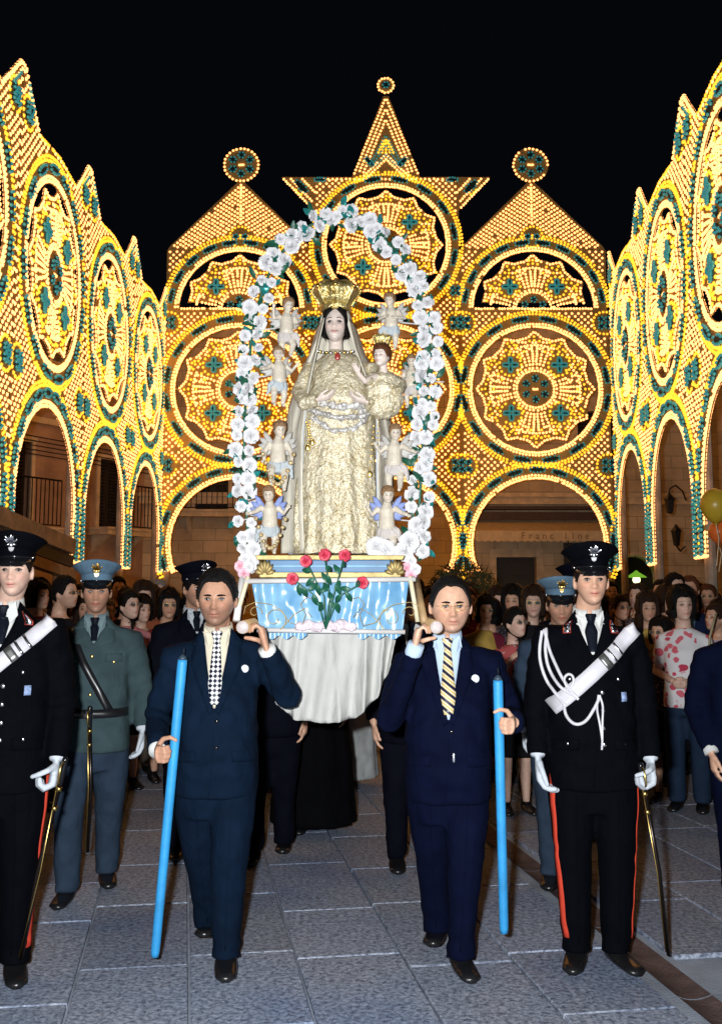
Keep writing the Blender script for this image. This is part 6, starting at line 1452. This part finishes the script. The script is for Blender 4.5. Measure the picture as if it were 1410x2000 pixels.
# suited man cut by the right edge
pe = Person((at(1466, 1600, 5.6).x, 5.6, 0), R(-8), 1.66, dict(jaw=1.1), SKIN, 1.3); k = pe.k; pe.head(40, 36); pe.torso_core()
dress(pe, {'l': dict(sh=V3(-.2 * k, .015, 1.36 * k), el=V3(-.262 * k, .03, 1.08 * k), wr=V3(-.21 * k, -.12, .86 * k), d=(.1, -.2, -1), n=(1, 0, 0), s=1, cuff=C_WHITE), 'r': dict(sh=V3(.2 * k, .015, 1.36 * k), el=V3(.25 * k, .03, 1.08 * k), wr=V3(.23 * k, -.06, .86 * k), d=(0, 0, -1), n=(-1, 0, 0), s=-1)}, [leg(-.09, 0, .48 * k, -.09, .02), leg(.09, 0, .48 * k, .09, .02)], C_NAVY2, C_NAVY2, 1.05, .03, 1.05, .74, seed=9, vox=.014)
collar_tie(pe, C_LBLUE, C_TIEB, 1.1); lapels(pe, C_NAVY2, 1.09); pe.finish_body(.3, .7, HAIR_G, .0055); pe.hair(HAIR_G, 'short', .075, -.015, -.07, .013, 3); tag(pe.root, 'man in navy suit cut off by the right picture edge', 'person')

# ------------------------------------------------------------------ onlookers
def print_mat(name, base, cols, sc=22.0, lo=.30):
    m, nt, b = nmat(name); tc = N(nt, 'ShaderNodeTexCoord'); n0 = N(nt, 'ShaderNodeTexNoise', Scale=9.0, Detail=2.0); nt.links.new(tc.outputs['Object'], n0.inputs['Vector'])
    mixv = N(nt, 'ShaderNodeMixRGB'); mixv.inputs[0].default_value = .12; nt.links.new(tc.outputs['Object'], mixv.inputs[1]); nt.links.new(n0.outputs['Color'], mixv.inputs[2])
    v = N(nt, 'ShaderNodeTexVoronoi', Scale=sc); nt.links.new(mixv.outputs[0], v.inputs['Vector']); v2 = N(nt, 'ShaderNodeTexVoronoi', Scale=sc); nt.links.new(mixv.outputs[0], v2.inputs['Vector'])
    sep = N(nt, 'ShaderNodeSeparateColor'); nt.links.new(v2.outputs['Color'], sep.inputs[0]); c1 = ramp(nt, sep.outputs[0], [(0, cols[0]), (.5, cols[-1])])
    f = ramp(nt, v.outputs['Distance'], [(lo, (1, 1, 1)), (lo + .06, (0, 0, 0))]); mx = N(nt, 'ShaderNodeMixRGB'); nt.links.new(f, mx.inputs[0]); mx.inputs[1].default_value = (*base, 1); nt.links.new(c1, mx.inputs[2]); nt.links.new(mx.outputs[0], b.inputs['Base Color']); b.inputs['Roughness'].default_value = .8; return m
FLORAL = print_mat('white_floral_print', (.72, .70, .72), ((.50, .03, .08), (.65, .12, .16)), 15.0, .40); REDPRINT = print_mat('red_flower_print', (.45, .08, .08), ((.7, .6, .55), (.08, .02, .03)), 26.0, .34); DARKPRINT = print_mat('dark_dotted_print', (.03, .025, .03), ((.45, .3, .3), (.2, .16, .2)), 40.0, .3)
TOPS = [cloth('top_' + n, c, .15) for n, c in (('black', (.012, .012, .015)), ('mustard', (.52, .34, .08)), ('white', (.6, .58, .55)), ('sky', (.14, .30, .55)), ('rust', (.32, .10, .05)), ('navy', (.012, .02, .06)), ('rose', (.5, .2, .22)), ('olive', (.12, .12, .05)), ('sand', (.45, .36, .25)), ('grey', (.2, .2, .21)), ('lilac', (.42, .38, .52)), ('wine', (.16, .02, .04)))] + [DARKPRINT, REDPRINT, FLORAL]
TN = ['black', 'mustard', 'white', 'sky blue', 'rust brown', 'navy', 'rose pink', 'olive', 'sand', 'grey', 'lilac', 'wine red', 'dark dotted', 'red printed', 'white floral']
BOTS = [cloth('bottom_' + n, c, .15) for n, c in (('black', (.010, .010, .012)), ('denim', (.016, .03, .06)), ('brown', (.02, .013, .01)), ('grey', (.03, .032, .034)), ('beige', (.10, .08, .06)))]
def crowd_template(sex, style, tilt, yaw, arm, seed):
    H = 1.72 if sex == 'm' else 1.62; p = Person((0, 0, 0), 0, H, dict(jaw=1.15 if sex == 'm' else .85, wid=1.0 if sex == 'm' else .96, nose=1.05 if sex == 'm' else .85, tilt=tilt, yaw=yaw, vol=.024, strands=350), SKIN_D, 1.0); k = p.k; p.head(40, 36); w = 1.0 if sex == 'm' else .86
    AR = {'down': ((-.25, .03, 1.09), (-.235, -.05, .86)), 'clasp': ((-.25, -.02, 1.08), (-.06, -.22, 1.02)), 'up': ((-.25, -.06, 1.10), (-.14, -.24, 1.30))}
    t = MB(); p.torso(t, [(z * k, a * k * w, b * k, yo) for z, a, b, yo in ((.80, .20, .14, 0), (.95, .19, .135, 0), (1.1, .178, .13, -.005), (1.24, .186, .132 + (.015 if sex == 'w' else 0), -.01), (1.31, .19, .118, 0), (1.37, .165, .095, .01), (1.415, .11, .08, .015), (1.435, .085, .07, .016))])
    long_ = sex == 'm' and seed % 2
    for sx in (-1, 1):
        el, wr = [V3(sx * abs(q[0]) * w * k, q[1], q[2] * k) for q in AR[arm if sx < 0 or arm == 'clasp' else 'down']]; sh = V3(sx * .19 * w * k, .015, 1.335 * k); p.arm_core(sx, sh, el, wr)
        p.body.tube([sh, el, wr], [.046 * k, .040 * k, .027 * k], 12); d = (wr - el).normalized(); hand_shapes(p.body, wr, d, V3(-sx, -.3, 0), 1 if sx < 0 else -1, (.5, .7, .5), .05, k * (1 if sex == 'm' else .88))
        end = el.lerp(wr, .93) if long_ else sh.lerp(el, .75); t.tube([V3(sx * .08 * k, .012, 1.36 * k), sh, sh.lerp(el, .5), end] if not long_ else [V3(sx * .08 * k, .012, 1.36 * k), sh, el, end], [.065 * k, .068 * k, .060 * k, .058 * k if not long_ else .045 * k], 12)
    p.torso_core(); p.finish_body(.5 if sex == 'm' else 0, 1.0, None, .0075, False, 2, .95); p.hair({'m': HAIR_K, 'w': HAIR_K}[sex], style, .072 if sex == 'm' else .060, -.02, -.07 if sex == 'm' else (-.10 if style == 'bob' else -.2), .016, seed)
    p.cloth_part('top', t, TOPS[0], .017, 2, (.007, 9, .6), seed); b = MB(); p.torso(b, [(.74 * k, .16 * k * w, .11 * k, 0), (.86 * k, .175 * k * w, .12 * k, 0), (.98 * k, .165 * k * w, .12 * k, 0)])
    if sex == 'w' and seed % 2: b.loft([[V3(a * math.cos(q) * (1 + .05 * math.sin(8 * q)), c * math.sin(q), z * k) for q in np.linspace(0, TAU, 33)[:-1]] for z, a, c in ((.48, .22, .17), (.7, .2, .15), (.9, .175, .13))])
    else:
        for sx in (-1, 1): b.tube([V3(sx * .085 * k, .01, .86 * k), V3(sx * .09, 0, .48 * k), V3(sx * .09, .02, .06)], [.10 * k, .08 * k, .075 * k], 12)
    if sex == 'w' and seed % 2:
        for sx in (-1, 1): p.body_o  # bare legs are part of the skirt figure below
        lg = MB()
        for sx in (-1, 1): lg.tube([V3(sx * .08, 0, .6 * k), V3(sx * .08, -.005, .46 * k), V3(sx * .08, .03, .3 * k), V3(sx * .08, .02, .08)], [.055, .046, .045, .03], 10)
        me = sculpt('bare_legs', lg, .014, 1); color_mesh(me, lambda c: np.ones((len(c), 3))); link('bare_legs', me, SKIN_D, p.root)
    p.cloth_part('trousers' if not (sex == 'w' and seed % 2) else 'skirt', b, BOTS[0], .02, 2, (.006, 8, .5), seed)
    for sx in (-1, 1): p.shoe(V3(sx * .09, .02, .09), R(6) * sx, .25)
    return p.root, H
TEMPL = [crowd_template(*a) for a in (('m', 'short', R(-4), R(12), 'down', 1), ('m', 'short', R(-9), R(-18), 'clasp', 2), ('w', 'bob', R(-6), R(-14), 'down', 3), ('w', 'long', R(-3), R(10), 'clasp', 4), ('w', 'short', R(-8), R(22), 'up', 5), ('w', 'bob', R(-2), R(30), 'clasp', 6))]
USED = set(); CN = 0
SK = [SKIN, SKIN_L, SKIN]; HM = {'black': HAIR_K, 'brown': HAIR_B, 'grey': HAIR_G, 'auburn': HAIR_R}
def setmat(o, m):
    o.material_slots[0].link = 'OBJECT'; o.material_slots[0].material = m
def glasses_for(root):
    pass
def onlooker(px, top, Y, t, topi, bot, hair, label, yaw=0.0, skin=0, extra=None):
    global CN
    src, H0 = TEMPL[t]; v = at(px, top, Y); sc = max(.80, min(1.12, v.z / H0))
    if t not in USED: root = src; USED.add(t)
    else: root = copy_tree(src)
    root.location = (v.x, Y, 0); root.rotation_euler = (0, 0, yaw); root.scale = (sc, sc, sc)
    for o in root.children:
        n = o.name.split('.')[0]
        if n == 'top': setmat(o, TOPS[topi])
        elif n in ('trousers', 'skirt'): setmat(o, BOTS[bot])
        elif n == 'hair': setmat(o, HM[hair])
        elif n in ('body', 'bare_legs'): setmat(o, SK[skin])
    tag(root, label, 'person', 'onlookers behind the procession'); CN += 1; return root, H0
def add_glasses(root, H0, P):
    hs = 1.0; hc = V3(0, -.035, H0 - .120 * hs); HR = head_rot(P); g = empty('glasses', (0, 0, 0), 0, root)
    for sx in (-1, 1):
        m = MB(); m.tube([HR @ (V3(sx * .032 + .022 * math.cos(a), -.103, -.004 + .017 * math.sin(a)) * hs) + hc for a in np.linspace(0, TAU, 17)], .0016, 5); m.build('rim', M_GOLD, g, True)
        m = MB(); m.ell(HR @ (V3(sx * .032, -.102, -.004) * hs) + hc, (.021, .001, .016), 10, 6, HR); m.build('lens', M_LENS, g, True)
M_LENS, _nt, _b = nmat('spectacle_lens'); _b.inputs['Transmission Weight'].default_value = .9; _b.inputs['Roughness'].default_value = .02; _b.inputs['Base Color'].default_value = (.9, .92, .95, 1); _b.inputs['IOR'].default_value = 1.1
# those the photograph shows clearly
r_, h_ = onlooker(1330, 1150, 8.3, 5, 14, 1, 'black', 'woman in white floral blouse with dark bob at the right', R(-24), 1)
hb = empty('handbag', (r_.location.x + .16, 8.0, .86)); m = MB(); m.box((0, 0, 0), (.22, .08, .24)); m.build('bag_body', plain('straw_bag', (.40, .34, .20), .8, var=.3, vscale=60, bump=.6, bscale=150), hb, bevel=.02); m = MB(); m.tube([(-.08, 0, .12), (-.05, .02, .42), (.02, .06, .6)], .008, 6); m.build('bag_strap', MATS['straw_bag'], hb, True); tag(hb, 'pale straw handbag carried by the woman in floral blouse', 'handbag')
r_, h_ = onlooker(1003, 1188, 8.2, 4, 13, 0, 'black', 'short haired older woman with glasses and red printed blouse', R(8), 1); add_glasses(r_, h_, dict(tilt=R(-8), yaw=R(22)))
r_, h_ = onlooker(1038, 1150, 9.0, 2, 0, 0, 'brown', 'woman with glasses in black top beside the right parade officer', R(6), 1); add_glasses(r_, h_, dict(tilt=R(-6), yaw=R(-14)))
r_, h_ = onlooker(1313, 1122, 10.2, 0, 3, 3, 'black', 'tall man with glasses in sky blue shirt behind the floral blouse', R(4), 1); add_glasses(r_, h_, dict(tilt=R(-4), yaw=R(12)))
onlooker(1262, 1162, 9.4, 3, 1, 0, 'brown', 'woman in mustard top right of the parade officer', R(-10), 0)
onlooker(1290, 1210, 8.6, 2, 12, 0, 'black', 'woman in dark dotted blouse left of the floral blouse', R(-30), 0)
onlooker(1398, 1182, 8.8, 1, 10, 2, 'brown', 'boy in lilac shirt at the right edge', R(-40), 0)
onlooker(945, 1168, 9.6, 2, 1, 0, 'black', 'woman in mustard top right beside the man with glasses', R(14), 0)
onlooker(972, 1150, 10.4, 3, 8, 2, 'brown', 'woman in sand coloured top behind the mustard one', R(-8), 1)
onlooker(838, 1152, 9.6, 1, 0, 0, 'black', 'man in black shirt squeezed between litter and right bearer', R(24), 0)
onlooker(122, 1128, 8.4, 0, 0, 0, 'black', 'man in black looking right behind the left edge officer', R(58), 0)
onlooker(252, 1155, 9.2, 4, 6, 2, 'black', 'smiling woman in rose pink top right of the blue grey officer', R(24), 1)
onlooker(282, 1140, 10.2, 3, 4, 1, 'brown', 'woman in rust brown top between the two left officers', R(10), 1)
onlooker(75, 1136, 9.8, 5, 11, 0, 'black', 'woman in wine red top behind the left edge officer', R(30), 0)
onlooker(310, 1134, 11.2, 1, 9, 3, 'grey', 'grey haired man in grey shirt left of the dark capped officer', R(16), 1)
onlooker(232, 1128, 12.2, 0, 5, 0, 'black', 'man in navy shirt far behind the blue grey officer', R(10), 0)
# the rows behind them, told apart by dress and place
rc = random.Random(5); pos = []
for Y, xs in ((9.9, list(range(60, 470, 52)) + list(range(850, 1420, 50))), (11.0, list(range(40, 470, 42)) + list(range(840, 1420, 42))), (12.3, list(range(50, 480, 36)) + list(range(850, 1420, 38))), (13.8, list(range(50, 480, 32)) + list(range(850, 1420, 34)))):
    for x in xs: pos.append((x + rc.uniform(-10, 10), Y + rc.uniform(-.4, .4)))
hn = ['black', 'black', 'brown', 'brown', 'grey', 'auburn']
rows = {}
for x, Y in pos:
    t = rc.randrange(6); ti = rc.choice((0, 0, 0, 1, 2, 3, 4, 5, 5, 6, 7, 8, 9, 11, 11, 12, 12, 13)); hr = rc.choice(hn); hgt = rc.uniform(1.52, 1.66) if t > 1 else rc.uniform(1.62, 1.76)
    z_at = lambda py: at(x, py, Y).z
    lo_, hi_ = 1000.0, 1400.0
    for _ in range(20):
        mid = (lo_ + hi_) / 2
        if z_at(mid) > hgt: lo_ = mid
        else: hi_ = mid
    side = 'left' if x < 650 else 'right'; row = 'front' if Y < 10.45 else ('second' if Y < 11.65 else ('third' if Y < 13.05 else 'back'))
    rows.setdefault((side, row), []).append((x, Y, lo_, t, ti, hr))
ORD = ['first', 'second', 'third', 'fourth', 'fifth', 'sixth', 'seventh', 'eighth', 'ninth', 'tenth', 'eleventh', 'twelfth', 'thirteenth', 'fourteenth', 'fifteenth', 'sixteenth', 'seventeenth', 'eighteenth', 'nineteenth', 'twentieth', 'last']
for (side, row), L in rows.items():
    for i, (x, Y, top, t, ti, hr) in enumerate(sorted(L)):
        onlooker(x, top, Y, t, ti, rc.randrange(5), hr, '%s haired %s in %s top, %s in the %s row, %s crowd' % (hr, 'man' if t < 2 else 'woman', TN[ti], ORD[i], row, side), rc.uniform(-.3, .3) + (.35 if x < 650 else -.35), rc.randrange(3))
# dark potted shrub behind the right bearer
sb = empty('potted_shrub', (at(905, 1140, 12.5).x, 12.5, 0)); m = MB(); m.lathe([(.18, 0), (.26, .5), (.28, .5), (.28, .56), (.2, .56)], 20); m.build('pot', plain('terracotta', (.30, .12, .06), .8, bump=.3), sb, True)
m = MB(); m.tube([(0, 0, .5), (.02, 0, 1.2), (0, 0, 1.7)], [.04, .035, .02], 8)
for k in range(12): a = k * 2.4; m.tube([(0, 0, 1.0 + k * .06), (.28 * math.cos(a), .28 * math.sin(a), 1.3 + k * .05)], [.012, .005], 5)
m.build('trunk', plain('shrub_bark', (.08, .055, .035), .9), sb, True); m = MB(); rs = random.Random(2)
for k in range(1500):
    a, u = rs.uniform(0, TAU), rs.uniform(-1, 1); r = .42 * rs.uniform(.35, 1) ** .5; c = V3(r * math.cos(a) * math.sqrt(1 - u * u), r * math.sin(a) * math.sqrt(1 - u * u), 1.62 + .36 * u * rs.uniform(.6, 1)); d = V3(rs.gauss(0, 1), rs.gauss(0, 1), rs.gauss(.3, 1)).normalized(); e = d.orthogonal().normalized() * .012
    m.add([c - e, c + e, c + d * .09], [(0, 1, 2)])
o = m.build('crown', plain('shrub_needles', (.03, .05, .02), .7, var=.5, vscale=9), sb); tag(sb, 'dark bushy potted shrub standing behind the right bearer', 'shrub')
